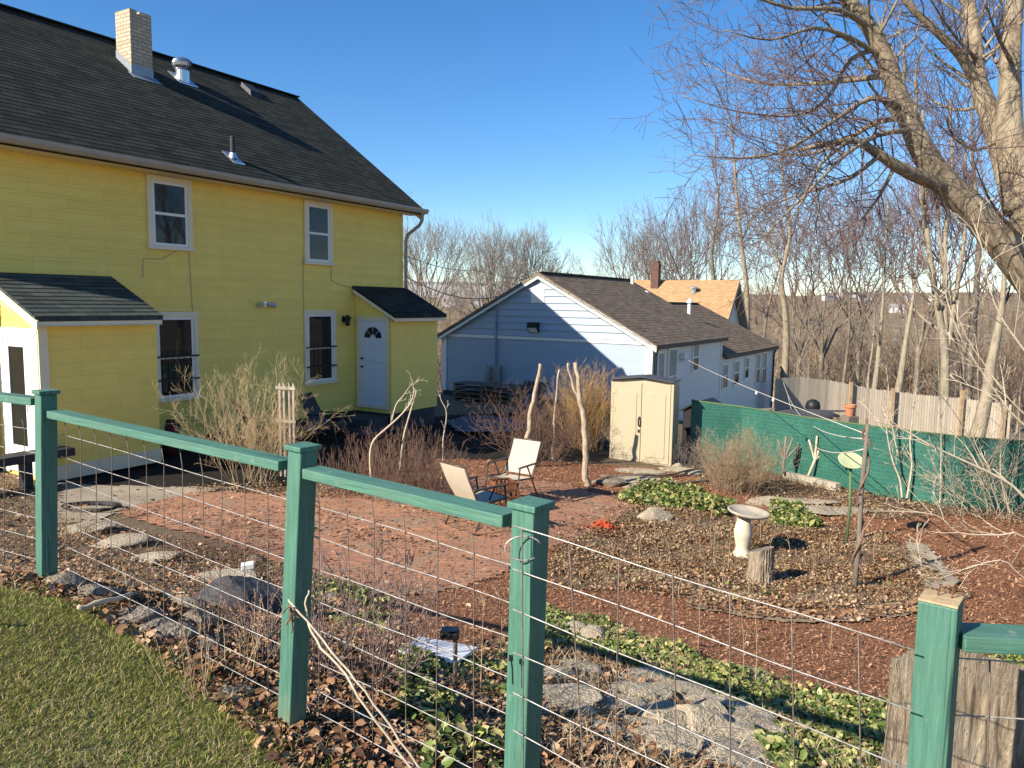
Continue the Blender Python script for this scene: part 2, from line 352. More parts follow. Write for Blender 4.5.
M_FIELD=groundmat('valley_ground',[(.25,(.12,.088,.06)),(.5,(.24,.18,.12)),(.75,(.40,.32,.21))],.02,.12,.3,1.,second=(.006,[(.3,(.12,.10,.065)),(.6,(.21,.17,.12)),(.8,(.26,.22,.16))],.55))
M_BRICKP=brickmat('red_patio_bricks',(.54,.25,.14),(.40,.19,.115),(.27,.20,.135),.205,.105,.010,.9,noisec=.6,bump=.8,bd=.01,stain=(1.7,(.27,.215,.145),.53),kind='Object')
M_LEAF=island('fallen_leaves',[(0,(.06,.03,.018)),(.2,(.18,.09,.045)),(.5,(.33,.185,.10)),(.75,(.45,.27,.155)),(.88,(.58,.42,.28)),(1,(.22,.12,.065))],.8,big=(2.2,(.6,.52,.44)))
M_CHIP=island('mulch_chips',[(0,(.13,.06,.034)),(.5,(.30,.142,.078)),(.9,(.40,.215,.125)),(1,(.48,.32,.21))],.9)
M_GRASS=island('lawn_blades',[(0,(.11,.17,.025)),(.4,(.215,.29,.05)),(.6,(.35,.37,.09)),(.72,(.47,.39,.18)),(1,(.6,.48,.29))],.6,.2,big=(1.3,(.92,.88,.68)))
M_DRYG=island('dry_straw',[(0,(.22,.16,.09)),(.5,(.36,.28,.17)),(1,(.48,.40,.27))],.8)
M_VINCA=island('vinca_leaves',[(0,(.05,.085,.02)),(.35,(.11,.16,.035)),(.62,(.24,.27,.08)),(.82,(.42,.40,.15)),(1,(.40,.27,.14))],.4,.15)
M_LEAF2=island('pale_fallen_leaves',[(0,(.06,.032,.02)),(.25,(.18,.10,.058)),(.5,(.31,.195,.115)),(.74,(.43,.30,.19)),(.88,(.60,.47,.32)),(.94,(.40,.38,.14)),(1,(.20,.11,.065))],.8,big=(1.5,(.58,.45,.36)))
t=NT('ridged_stump_bark'); v=t.coord('Object',(1,1,.13)); n=t.noise(v,38,6,.7,.5); c=t.ramp(n,[(.32,(.07,.05,.034)),(.46,(.26,.195,.13)),(.62,(.46,.365,.255)),(.8,(.58,.49,.37))])
c=t.mix(t.ramp(t.noise(t.coord('Object'),4,5,.7),[(.45,(0,0,0)),(.65,(.6,.6,.6))]),c,(.30,.27,.23)); t.col(c); t.set(Roughness=.95); t.bump(n,1.,.05); M_STUMP2=t.m
# ---------------------------------------------------------------- light
W=bpy.data.worlds.new('World'); SC.world=W; W.use_nodes=True; nt=W.node_tree
bg=nt.nodes['Background']; sky=nt.nodes.new('ShaderNodeTexSky'); sky.sky_type='NISHITA'; sky.sun_disc=False
SUN_D=np.array([.785*SY+.33*CY,.785*CY-.33*SY,-.525]); SUN_D/=np.linalg.norm(SUN_D)   # travel
sky.sun_elevation=math.asin(-SUN_D[2]); sky.sun_rotation=math.atan2(-SUN_D[0],-SUN_D[1])%(2*math.pi)
sky.altitude=300; sky.air_density=1.; sky.dust_density=.1; sky.ozone_density=4.5
hs=nt.nodes.new('ShaderNodeHueSaturation'); hs.inputs['Saturation'].default_value=1.22; hs.inputs['Hue'].default_value=.503; nt.links.new(sky.outputs[0],hs.inputs['Color']); nt.links.new(hs.outputs[0],bg.inputs[0]); bg.inputs[1].default_value=.094
sl=bpy.data.lights.new('sun','SUN'); so=bpy.data.objects.new('sun',sl); COL.objects.link(so)
sl.energy=5.0; sl.angle=RAD(.5); sl.color=(1,.91,.76)
so.rotation_euler=Vector(tuple(SUN_D)).to_track_quat('-Z','Y').to_euler(); so.location=(-20,-20,30)
SC.view_settings.view_transform='Standard'; SC.view_settings.look='None'; SC.view_settings.exposure=.92; SC.view_settings.gamma=1
# ---------------------------------------------------------------- ground sheet
def grow_axis(segs,lo,hi):
    a=[]; 
    for s0,s1,st in segs: a+=list(np.arange(s0,s1,st))
    a.append(segs[-1][1]); st=segs[-1][2]*1.0; x=a[-1]
    while x<hi: st*=1.13; x+=st; a.append(x)
    st=segs[0][2]; x=a[0]; b=[]
    while x>lo: st*=1.13; x-=st; b.append(x)
    return np.array(b[::-1]+a)
xs=grow_axis([(-15,-6,.5),(-6,8,.14),(8,16,.5)],-3500,3500); ys=grow_axis([(-9,1,.6),(1,12,.14),(12,24,.35)],-40,4200)
GX,GY=np.meshgrid(xs,ys); Z=ground(GX,GY); nx=len(xs); ny=len(ys)
V=np.c_[GX.ravel(),GY.ravel(),Z.ravel()]
ii=(np.arange(ny-1)[:,None]*nx+np.arange(nx-1)[None]).ravel(); F=np.c_[ii,ii+1,ii+nx+1,ii+nx]
g=mesh_np('ground',V,F,M_SOIL,smooth=True); tag(g,kind='structure'); g.data.materials.append(M_FIELD)
cx=V[F].mean(1); g.data.polygons.foreach_set('material_index',(np.hypot(cx[:,0],cx[:,1])>33).astype(np.int32))
# ---------------------------------------------------------------- overlays
def inpoly(P,poly):
    x,y=P[:,0],P[:,1]; r=np.zeros(len(P),bool); n=len(poly)
    for i in range(n):
        x0,y0=poly[i];x1,y1=poly[(i+1)%n]
        if y0==y1: continue
        c=((y0>y)!=(y1>y))&(x<(x1-x0)*(y-y0)/(y1-y0)+x0); r^=c
    return r
def gpoly(px): return GG(px)[:,:2]
def vnoise(x,y,f,seed=0):
    r=np.random.default_rng(seed); o=np.zeros_like(x)
    for k in range(6):
        a=r.uniform(0,6.28); ff=f*(1+.7*k); o+=np.sin((x*math.cos(a)+y*math.sin(a))*ff+r.uniform(0,6))/(1+.5*k)
    return o/2.5
def overlay(name,poly,cell,mat,lift,wob=.05,kind='structure',mound=0,smooth=True):
    poly=np.asarray(poly); lo=poly.min(0)-.2; hi=poly.max(0)+.2
    a=np.arange(lo[0],hi[0],cell); b=np.arange(lo[1],hi[1],cell); A,B=np.meshgrid(a,b); n=len(a)
    ii=(np.arange(len(b)-1)[:,None]*n+np.arange(n-1)[None]).ravel()
    cxx=A.ravel()[ii]+cell/2; cyy=B.ravel()[ii]+cell/2
    k=inpoly(np.c_[cxx+wob*vnoise(cxx,cyy,4,1),cyy+wob*vnoise(cxx,cyy,4.7,2)],poly); ii=ii[k]
    Fq=np.c_[ii,ii+1,ii+n+1,ii+n]; used=np.unique(Fq); mp=np.full(A.size,-1); mp[used]=np.arange(len(used))
    X,Y_=A.ravel()[used],B.ravel()[used]; z=ground(X,Y_)+lift+mound*np.abs(vnoise(X,Y_,2.5,5))
    o=mesh_np(name,np.c_[X,Y_,z],mp[Fq],mat,smooth=smooth); return tag(o,kind=kind) if kind else o
P_LAWN=np.array([(-7,5.0),(-4.2,4.25),(-2.6,3.85),(-2.1,3.55),(-1.35,3.15),(-1.0,2.75),(-.75,2.45),(-.3,2.2),(.1,1.85),(.75,1.2),(2.2,.9),(6,.9),(6,-3),(-12,-3),(-12,6)])
overlay('lawn',P_LAWN,.05,M_LAWN,.012,.05)
P_PATIO=gpoly([(112,512),(135,521),(200,535),(240,548),(300,572),(345,588),(400,598),(450,592),(500,575),(560,545),(640,530),(650,512),(610,498),(560,484),(480,478),(420,484),(330,492),(260,494),(200,492),(150,503)])
o=overlay('brick_patio',P_PATIO,.07,M_BRICKP,.016,.06,mound=.008)
P_PAD=gpoly([(40,520),(60,497),(62,484),(160,487),(235,487),(205,494),(150,505),(112,515),(75,525)])
overlay('concrete_pad',P_PAD,.08,M_CPAD,.012,.05)
P_M1=gpoly([(385,642),(470,645),(545,606),(600,622),(700,664),(800,694),(905,700),(1080,690),(1200,640),(1150,560),(1060,525),(1024,522),(960,514),(890,520),(830,510),(790,500),(700,484),(690,472),(600,464),(440,459),(425,470),(440,480),(480,478),(560,484),(640,500),(650,515),(560,545),(450,592),(400,598)])
overlay('mulch_path',P_M1,.06,M_MULCH,.008,.09)
P_ISL=gpoly([(560,548),(545,575),(580,590),(640,592),(700,602),(770,612),(850,612),(915,602),(945,585),(925,560),(890,540),(840,528),(780,520),(700,512),(640,505),(615,520)])
overlay('garden_bed',P_ISL,.06,M_SOIL,.02,.06,mound=.012)
P_EDGE=gpoly([(690,600),(770,613),(850,614),(915,604),(950,588),(975,597),(915,616),(850,624),(770,622),(690,610)])
M_SAND=groundmat('sandy_soil',[(.3,(.22,.16,.10)),(.55,(.38,.29,.19)),(.8,(.48,.38,.26))],2.,40,.8,.015)
overlay('bed_edging',P_EDGE,.04,M_SAND,.03,.09,mound=.015)
P_EDGE2=gpoly([(905,545),(925,548),(960,585),(950,596),(925,590)])
overlay('bed_edging',P_EDGE2,.04,M_CPAD,.04,.03,mound=.02)
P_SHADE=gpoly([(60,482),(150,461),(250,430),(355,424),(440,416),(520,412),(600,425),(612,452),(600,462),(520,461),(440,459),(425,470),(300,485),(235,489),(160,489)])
overlay('painted_yard_shade',P_SHADE,.12,groundmat('painted_house_shade',[(.3,(.012,.011,.010)),(.6,(.03,.026,.022)),(.85,(.06,.05,.04))],1.,20,.6,.02),.006,.1)  # house shadow painted as near-black ground, from the wall out to the shadow edge
P_VERGE=np.array([(12,34.0),(20.8,34.3),(26,31),(26,24),(14,22),(8,24)])
overlay('neighbour_lawn',P_VERGE,.4,groundmat('rough_winter_grass',[(.3,(.12,.12,.04)),(.55,(.23,.21,.09)),(.8,(.32,.28,.14))],.6,14,.6,.03),.02,.2)
# local house axes: x = u (towards garden), y = d (away), root rotated -YAW
def hroot(name,label,cat,u,d,z,yaw=-YAW):
    w=uw(u,d,z); r=thing(name,label,cat,w,yaw); return r,np.array([u,d,z])
E1,D1,Z1=np.array([1.,0,0]),np.array([0,1.,0]),np.array([0,0,1.])
H,HO=hroot('yellow_house','two storey yellow house with dark shingle roof and cream chimney','house',-17.25,10.8,-3.3)
def hp(mb,name,mat,parent=H,**k): return mb.build(name,mat,parent,org=HO if parent is H else (0,0,0),**k)
def sub(mb,name,mat,parent,org=None,**k):  # child of a part that sits at its parent's origin
    return mb.build(name,mat,parent,org=HO if org is None else org,**k)
u0,u1,d0,d1,zb,ze=-21.4,-13.1,5.6,16.0,-2.72,2.3
m=MB(); m.lap((u1,d0,zb),D1,Z1,E1,lambda h:(0,d1-d0),ze-zb,.205,.013)
rz=ze+(8.3/2)*.737
m.face([(u0,d0,zb),(u1,d0,zb),(u1,d0,ze),(-17.25,d0,rz),(u0,d0,ze)]); m.face([(u1,d1,zb),(u0,d1,zb),(u0,d1,ze),(-17.25,d1,rz),(u1,d1,ze)])
m.face([(u0,d1,zb),(u0,d0,zb),(u0,d0,ze),(u0,d1,ze)])
m.box((u1-.02,d1-.09,zb),(u1+.018,d1+.012,ze))
hp(m,'wall',M_YEL)
m=MB().box((u0+.05,d0+.05,-4.0),(u1-.06,d1-.06,zb)); hp(m,'foundation',M_FOUND)
# roof
SL=np.array([-4.6,0,3.39]); LEN=np.linalg.norm(SL); SLn=SL/LEN; NR=np.array([3.39,0,4.6])/LEN
m=MB(); r0,r1=d0-.3,16.35
m.lap((-12.65,r0,2.36),D1,SLn,NR,lambda h:(0,r1-r0),LEN,.145,.007)
b=lambda u,d,z:np.array([u,d,z])
m.face([b(-17.25,r0,5.75),b(-17.25,r1,5.75),b(-21.85,r1,2.36),b(-21.85,r0,2.36)],(D1,SLn))
for dd,fl in ((r1,1),(r0,0)):
    q=[b(-12.65,dd,2.37),b(-17.25,dd,5.76),b(-21.85,dd,2.37),b(-21.85,dd,2.22),b(-17.25,dd,5.6),b(-12.65,dd,2.22)]
    m.face([q[0],q[1],q[4],q[5]]); m.face([q[1],q[2],q[3],q[4]])
m.face([b(-12.65,r0,2.22),b(-12.65,r1,2.22),b(-17.25,r1,5.6),b(-17.25,r0,5.6)]); m.face([b(-21.85,r0,2.22),b(-21.85,r1,2.22),b(-17.25,r1,5.6),b(-17.25,r0,5.6)])
m.face([b(-12.65,r0,2.22),b(-12.65,r1,2.22),b(-12.65,r1,2.36),b(-12.65,r0,2.36)])
m.bar((-17.25,r0,5.765),(-17.25,r1,5.765),.22,.03)
R_=hp(m,'roof',M_ROOF)
m=MB(); m.box((-13.1,d0-.2,2.225),(-12.665,r1-.02,2.245))
for dd in (r1+.003,):
    m.hexa([b(-12.7,dd-.02,2.06),b(-12.66,dd-.02,2.24),b(-12.66,dd+.02,2.24),b(-12.7,dd+.02,2.06),b(-17.25,dd-.02,5.4),b(-17.25,dd-.02,5.58),b(-17.25,dd+.02,5.58),b(-17.25,dd+.02,5.4)])
sub(m,'soffit',M_TRIM,R_)
m=MB(); prof=[(-12.66,2.37),(-12.53,2.37),(-12.53,2.31),(-12.57,2.25),(-12.66,2.25)]
m.prism([(a,r0,z) for a,z in prof],(0,r1-r0+.05,0)); sub(m,'gutter',M_GUT,R_,bevel=.006)
m=MB(); m.tube([(-12.6,16.2,2.27),(-12.6,16.2,2.08),(-12.68,16.19,1.95),(-13.0,16.12,1.72),(-13.05,16.09,1.55),(-13.05,16.09,-2.9)],.045,8); sub(m,'downspout',M_GUT,R_,smooth=True)
def roofz(u): return 2.36+(-.737)*(u+12.65)
m=MB(); m.box((-16.42,10.37,4.7),(-15.9,10.87,6.02)); m.box((-16.42,10.37,6.02),(-15.9,10.53,6.09)); m.box((-16.42,10.533,6.02),(-16.1,10.87,6.07)); m.box((-16.05,10.6,6.02),(-15.9,10.87,6.085))
sub(m,'chimney',M_CHIM,R_)
m=MB(); m.box((-16.1,10.80,6.0),(-15.95,10.5,6.02))
m=MB(); zt=roofz(-15.9)
m.box((-15.905,10.362,zt-.12),(-15.89,10.878,zt+.19)); m.prism([(-15.89,10.36,zt-.02),(-16.43,10.36,roofz(-16.43)-.02),(-16.43,10.36,roofz(-16.43)+.16),(-15.89,10.36,zt+.17)],(0,.012,0))
m.hexa([b(-15.93,10.3,zt+.02),b(-15.7,10.3,roofz(-15.7)+.012),b(-15.7,10.95,roofz(-15.7)+.012),b(-15.93,10.95,zt+.02),b(-15.93,10.3,zt+.032),b(-15.7,10.3,roofz(-15.7)+.024),b(-15.7,10.95,roofz(-15.7)+.024),b(-15.93,10.95,zt+.032)])
sub(m,'chimney_flashing',M_FLASH,R_)
# turbine vent
c=np.array([-16.28,11.89,roofz(-16.28)]); m=MB()
m.hexa([c+(-.2,-.25,.165),c+(.22,-.25,-.145),c+(.22,.25,-.145),c+(-.2,.25,.165),c+(-.2,-.25,.18),c+(.22,-.25,-.13),c+(.22,.25,-.13),c+(-.2,.25,.18)])
m.lathe([(.15,-.1),(.15,.2),(.17,.22),(.12,.23)],c,18)
for k in range(22):
    a=2*math.pi*k/22; a2=a+.32
    P=[(.155,.22),(.215,.29),(.23,.36),(.20,.43),(.12,.48)]
    for (ra,za),(rb,zb_) in zip(P[:-1],P[1:]):
        m.face([c+(ra*math.cos(a),ra*math.sin(a),za),c+(ra*.9*math.cos(a2),ra*.9*math.sin(a2),za),c+(rb*.9*math.cos(a2),rb*.9*math.sin(a2),zb_),c+(rb*math.cos(a),rb*math.sin(a),zb_)])
m.lathe([(.125,.475),(.06,.5),(0,.505)],c,18); m.lathe([(.13,.22),(.15,.35),(.12,.47)],c,14); sub(m,'turbine_vent',M_METAL,R_)
c=np.array([-13.31,10.84,roofz(-13.31)]); m=MB(); m.tube([c+(0,0,-.1),c+(0,0,.43)],.055,12); P1=sub(m,'vent_pipe',M_DARK,R_)
m=MB(); m.lathe([(.1,.0),(.062,.12)],c+(0,0,-.02),14); m.hexa([c+(-.16,-.14,.125),c+(.2,-.14,-.135),c+(.2,.14,-.135),c+(-.16,.14,.125),c+(-.16,-.14,.14),c+(.2,-.14,-.12),c+(.2,.14,-.12),c+(-.16,.14,.14)]); sub(m,'pipe_flashing',M_METAL,R_)
c=np.array([-16.68,14.24,roofz(-16.68)]); m=MB(); m.hexa([c+(-.2,-.2,.13),c+(.2,-.2,-.16),c+(.2,.2,-.16),c+(-.2,.2,.13),c+(-.2,-.17,.27),c+(.14,-.17,.02),c+(.14,.17,.02),c+(-.2,.17,.27)]); sub(m,'box_vent',M_DARK,R_)
# windows
def window(name,d_0,d_1,z0,z1,bars=False,u=u1,split=.5):
    cw=.095; m=MB(); a=u+.012; o_=u+.05
    m.box((a+.012,d_0,z1-cw),(o_,d_1,z1)); m.box((a,d_0,z0+.07),(o_,d_0+cw,z1-cw)); m.box((a,d_1-cw,z0+.07),(o_,d_1,z1-cw)); m.box((a,d_0-.02,z0),(o_+.03,d_1+.02,z0+.07))
    w=hp(m,'window',M_TRIM,bevel=.004)
    m=MB(); i0,i1,j0,j1=d_0+cw,d_1-cw,z0+.07,z1-cw; s=.055; jm=j0+(j1-j0)*split
    m.box((a,i0,j0),(u+.034,i0+s,j1));m.box((a,i1-s,j0),(u+.034,i1,j1));m.box((a,i0+s,j0),(u+.034,i1-s,j0+s));m.box((a,i0+s,j1-s),(u+.034,i1-s,j1));m.box((a,i0+s,jm-.025),(u+.036,i1-s,jm+.025))
    sub(m,'sash',M_WHITE,w)
    m=MB().box((u+.012,i0+s-.01,j0+s-.01),(u+.022,i1-s+.01,j1-s+.01)); sub(m,'pane',M_GLASS,w)
    if bars:
        m=MB(); zz=[jm+.02,j0+.30*(j1-j0)*.75]
        for z in zz: m.bar((u+.085,d_0+.03,z),(u+.085,d_1-.03,z),.02,.03); 
        for z in zz:
            for dd in (d_0+.05,d_1-.05): m.box((u+.05,dd-.012,z-.012),(u+.09,dd+.012,z+.012))
        for k in range(1,6):
            dd=i0+(i1-i0)*k/6; m.tube([(u+.085,dd,j0+.06),(u+.085,dd,jm+.14)],.008,6)
        sub(m,'security_bars',M_BLACK,w)
    return w
window('w',8.73,9.66,.87,2.215); window('w',12.54,13.42,.78,2.215); window('w',8.74,9.72,-1.98,-.28,True); window('w',12.5,13.5,-1.97,-.25,True)
# lean-to porch with glazed door
lu,ld0,ld1,lz=-11.85,6.1,8.0,-2.8
def top(u): return .27+(u+13.1)/(lu+13.1)*(-.36-.27)
m=MB(); m.lap((lu,ld0,lz),D1,Z1,E1,lambda h:(0,ld1-ld0),top(lu)-lz,.205,.012)
m.lap((u1,ld0,lz),E1,Z1,-D1,lambda h:(0,lu-u1 if h<top(lu)-lz else max(0,(lu-u1)*(1-(h-(top(lu)-lz))/.63))),top(u1)-lz,.205,.009)
m.face([(lu,ld1,lz),(u1,ld1,lz),(u1,ld1,top(u1)),(lu,ld1,top(lu))]); hp(m,'porch_wall',M_YEL)
m=MB(); m.box((lu+.014,ld0-.03,lz),(lu+.04,ld0+.11,-.42)); m.box((lu+.014,ld0+.11,lz),(lu+.04,ld1,lz+.22)); m.box((lu-.12,ld0-.04,lz),(lu+.014,ld0-.012,-.42)); hp(m,'porch_trim',M_TRIM,bevel=.003)
def shed_roof(name,ua,za,ub,zb_,da,db,mat,ex=.14):
    A=np.array([ub,da,zb_]); S=np.array([ua-ub,0,za-zb_]); L=np.linalg.norm(S); S/=L; N=np.array([-S[2],0,S[0]]); N=N if N[2]>0 else -N
    m=MB(); m.lap(A,D1,S,N,lambda h:(0,db-da),L,ex,.010)
    q=lambda u,d,z,k: np.array([u,d,z])-Z1*k
    m.face([q(ua,da,za,.07),q(ub,da,zb_,.07),q(ub,db,zb_,.07),q(ua,db,za,.07)])
    for dd in (da,db): m.face([q(ub,dd,zb_,0),q(ua,dd,za,0),q(ua,dd,za,.07),q(ub,dd,zb_,.07)])
    m.face([q(ub,da,zb_,0),q(ub,db,zb_,0),q(ub,db,zb_,.07),q(ub,da,zb_,.07)])
    return hp(m,name,mat)
r=shed_roof('porch_roof',-13.08,.34,-11.65,-.31,5.96,8.0,M_ROOFG)
m=MB(); m.box((-11.69,5.98,-.46),(-11.66,7.99,-.385))
m.hexa([b(-13.05,5.95,.14),b(-11.6,5.95,-.5),b(-11.6,5.98,-.5),b(-13.05,5.98,.14),b(-13.05,5.95,.265),b(-11.6,5.95,-.375),b(-11.6,5.98,-.375),b(-13.05,5.98,.265)])
m.face([b(-13.05,5.98,-.05),b(-11.63,5.98,-.45),b(-11.63,7.98,-.45),b(-13.05,7.98,-.05)])
sub(m,'fascia',M_TRIM,r)
m=MB(); y=ld0-.012
m.box((-12.95,y-.03,-2.75),(-12.82,y,-.5)); m.box((-12.1,y-.03,-2.75),(-11.98,y,-.5)); m.box((-12.82,y-.03,-.62),(-12.1,y,-.5))
dr=hp(m,'porch_door',M_WHITE,bevel=.003)
m=MB(); m.box((-12.82,y-.02,-2.72),(-12.68,y,-.62));m.box((-12.24,y-.02,-2.72),(-12.1,y,-.62));m.box((-12.68,y-.02,-2.72),(-12.24,y,-2.3));m.box((-12.68,y-.02,-.78),(-12.24,y,-.62));m.box((-12.68,y-.02,-1.62),(-12.24,y,-1.57)); sub(m,'door_leaf',M_WHITE,dr)
m=MB().box((-12.68,y-.008,-2.3),(-12.24,y-.002,-.78)); sub(m,'pane',M_GLASS,dr)
m=MB(); m.tube([(-12.14,y-.05,-1.75),(-12.14,y-.05,-1.6)],.012,6); m.bar((-12.14,y-.06,-1.67),(-12.14,y,-1.67),.02,.02); sub(m,'handle',M_METAL,dr)
# rear entry
eu,ed0,ed1=-11.97,14.2,16.02
def etop(u): return .25+(u+13.1)/(eu+13.1)*(-.42-.25)
m=MB(); m.lap((eu,ed0,zb),D1,Z1,E1,lambda h:(0,ed1-ed0),etop(eu)-zb,.205,.012)
m.lap((u1+.012,ed0,zb),E1,Z1,-D1,lambda h:(0,eu-u1-.01 if h<etop(eu)-zb else max(0,(eu-u1-.01)*(1-(h-(etop(eu)-zb))/.67))),etop(u1)-zb,.205,.009)
m.face([(eu,ed1,zb),(u1,ed1,zb),(u1,ed1,etop(u1)),(eu,ed1,etop(eu))]); m.box((eu-.02,ed0-.012,zb),(eu+.02,ed0+.07,etop(eu))); hp(m,'entry_wall',M_YEL)
m=MB().box((u1-.05,ed0+.04,-4),(eu-.04,ed1-.04,zb)); hp(m,'entry_foundation',M_FOUND)
r=shed_roof('entry_roof',-13.08,.33,-11.75,-.35,14.08,16.14,M_ROOF)
m=MB(); m.box((-11.8,14.1,-.5),(-11.77,16.12,-.425)); m.hexa([b(-13.05,14.07,.17),b(-11.76,14.07,-.48),b(-11.76,14.1,-.48),b(-13.05,14.1,.17),b(-13.05,14.07,.25),b(-11.76,14.07,-.415),b(-11.76,14.1,-.415),b(-13.05,14.1,.25)]); sub(m,'fascia',M_TRIM,r)
m=MB(); y=ed0-.012; m.box((-13.02,y-.03,-2.56),(-12.9,y,-.4)); m.box((-12.12,y-.03,-2.56),(-12.01,y,-.4)); m.box((-12.9,y-.03,-.5),(-12.12,y,-.4)); m.box((-13.02,y-.06,-2.62),(-12.01,y,-2.56)); dr=hp(m,'entry_door',M_TRIM,bevel=.003)
m=MB(); m.box((-12.9,y-.014,-2.55),(-12.12,y,-.5))
for (a0,a1) in ((-12.80,-12.55),(-12.47,-12.22)):
    for (z0,z1) in ((-1.52,-1.02),(-2.36,-1.68)):
        for q in ((a0,z0,a1,z0+.025),(a0,z1-.025,a1,z1),(a0,z0,a0+.025,z1),(a1-.025,z0,a1,z1)): m.box((q[0],y-.022,q[1]),(q[2],y-.01,q[3]))
        m.box((a0+.06,y-.022,z0+.06),(a1-.06,y-.012,z1-.06))
dl=sub(m,'door_leaf',M_DOORB,dr)
m=MB(); cc=(-12.51,-.92)
for k in range(4):
    a,b2=math.pi*(k+.06)/4,math.pi*(k+.94)/4; aa=np.linspace(a,b2,6)
    P=[np.array([cc[0]+.27*math.cos(q),y-.024,cc[1]+.27*math.sin(q)]) for q in aa]+[np.array([cc[0]+.09*math.cos(q),y-.024,cc[1]+.09*math.sin(q)]) for q in aa[::-1]]
    m.prism(P[::-1],(0,.006,0))
sub(m,'fanlight',M_GLASS,dr)
m=MB(); 
for z in (-1.42,-1.62): m.lathe([(0,-.03),(.03,-.02),(.03,.02),(0,.03)],(-12.84,y-.05,z),10); m.bar((-12.84,y-.05,z),(-12.84,y,z),.02,.02)
sub(m,'handle',M_BLACK,dr,smooth=True)
m=MB(); m.box((-13.0,ed0-.75,-2.98),(-12.05,ed0-.02,-2.78)); m.box((-13.0,ed0-1.05,-3.4),(-12.05,ed0-.02,-2.98)); hp(m,'doorstep',M_FOUND,bevel=.01)
# lamps, wires, cellar window
m=MB(); c=np.array([u1+.012,13.78,-.5]); m.box(c+(0,-.06,-.04),c+(.03,.06,.1)); m.tube([c+(.02,0,.05),c+(.12,0,.1)],.012,6); m.lathe([(0,.15),(.03,.12),(.09,.07),(.095,.05),(.065,.04),(.055,-.1),(.03,-.13),(0,-.14)],c+(.13,0,0),8); hp(m,'wall_lantern',M_BLACK)
m=MB(); c=np.array([u1+.012,11.39,-.12]); m.lathe([(.05,-.02),(.05,.02)],c,10); m.box(c+(0,-.05,-.05),c+(.03,.05,.05))
for s in (-1,1):
    p=c+(.04,s*.05,0); q=c+(.10,s*.20,-.03); m.tube([c+(.02,0,0),p],.015,6); m.tube([p,p+(q-p)*.4,q],[.03,.045,.062],10)
hp(m,'floodlight',M_METAL)
m=MB(); U_=u1+.02
for pl in ([(9.3,.86),(9.0,.70),(8.62,.69),(8.6,.34)],[(13.38,.78),(13.38,.45),(13.6,.36),(14.1,.28)],[(12.5,-.25),(12.5,.9)],[(9.62,-.26),(9.58,.86)]):
    m.tube([(U_,a,z) for a,z in pl],.007,5)
hp(m,'conduit',M_GUT)
m=MB(); c0,c1,z0,z1=12.72,13.32,-3.22,-2.84; uu=u1-.06
for q in ((c0,z0,c1,z0+.05),(c0,z1-.05,c1,z1),(c0,z0,c0+.05,z1),(c1-.05,z0,c1,z1)): m.box((uu-.02,q[0],q[1]),(uu+.04,q[2],q[3]))
w=hp(m,'cellar_window',M_WHITE); m=MB().box((uu,c0+.04,z0+.04),(uu+.01,c1-.04,z1-.04)); sub(m,'pane',M_GLASS,w)
# ---------------------------------------------------------------- white neighbour house
WH,WO=hroot('white_house','long low white and grey sided house with brown roof behind the cream shed','house',-11.2,26,-3.9)
WK=1.15
for _i in range(3): WH.location[_i]*=WK
WH.scale=(WK,WK,WK)
def wp(mb,name,mat,parent=None,**k): return mb.build(name,mat,parent or WH,org=WO,**k)
gu0,gu1,g0,g1=-14.72,-7.62,20.0,26.6
sl=.533; ez=-1.06; pk=.87
m=MB(); m.lap((gu1,g0,-4.9),D1,Z1,E1,lambda h:(0,g1-g0),3.8,.13,.008); m.face([(gu0,g1,-4.6),(gu0,g0,-4.6),(gu0,g0,ez),(gu0,g1,ez)])
m.face([(gu1,g1,-5),(gu0,g1,-5),(gu0,g1,ez),(-11.17,g1,pk-.1),(gu1,g1,ez)])
m.lap((gu1,g1,-5.),D1,Z1,E1,lambda h:(0,8.0),3.25,.13,.008); m.face([(gu1,34.6,-5.3),(gu0,34.6,-5.3),(gu0,34.6,-1.8),(-11.17,34.6,.0),(gu1,34.6,-1.8)])
wp(m,'side_wall',M_GSID)
m=MB(); m.face([(gu0,g0,-2.85),(gu1,g0,-2.85),(gu1,g0,-1.1),(gu0,g0,-1.1)])
hw=(gu1-gu0)/2
m.lap((gu0,g0-.012,-1.02),E1,Z1,-D1,lambda h:(h/sl,2*hw-h/sl),hw*sl,.2,.03); wp(m,'gable_wall',M_WSID)
y=g0
for qa,qb,qn in (((gu0-.01,y-.03,-1.12),(gu1+.01,y-.014,-1.03),'belt_board'),((gu0-.02,y-.034,-2.85),(gu0+.17,y-.001,-1.12),'corner_board'),((gu1-.2,y-.034,-2.85),(gu1+.02,y-.001,-1.12),'corner_board'),((gu1,34.5,-5.2),(gu1+.03,34.63,-1.85),'corner_board'),((gu1,26.5,-3.6),(gu1+.03,26.62,-1.2),'corner_board')): wp(MB().box(qa,qb),qn,M_WHITE)
m=MB()
for s in (-1,1):
    a=np.array([-11.17,0,pk+.01]); c_=np.array([-11.17+s*3.72,0,pk-3.72*sl])
    for k0,k1,dy in ((-.19,0,-.16),):
        m.hexa([a+(0,g0-.16,k0),c_+(0,g0-.16,k0),c_+(0,g0-.13,k0),a+(0,g0-.13,k0),a+(0,g0-.16,k1-.03),c_+(0,g0-.16,k1-.03),c_+(0,g0-.13,k1-.03),a+(0,g0-.13,k1-.03)])
    m.face([a+(0,g0-.13,-.1),c_+(0,g0-.13,-.1),c_+(0,g0,-.1),a+(0,g0,-.1)])
m.box((-11.45,y-.05,-.02),(-11.0,y-.03,.42)); m.box((-7.62,g0,-1.2),(-7.44,g1,-1.1)); wp(m,'gable_trim',M_WHITE)
m=MB().box((gu0+.05,g0+.06,-4.6),(gu1-.06,34.5,-2.85)); wp(m,'foundation',M_FOUND)
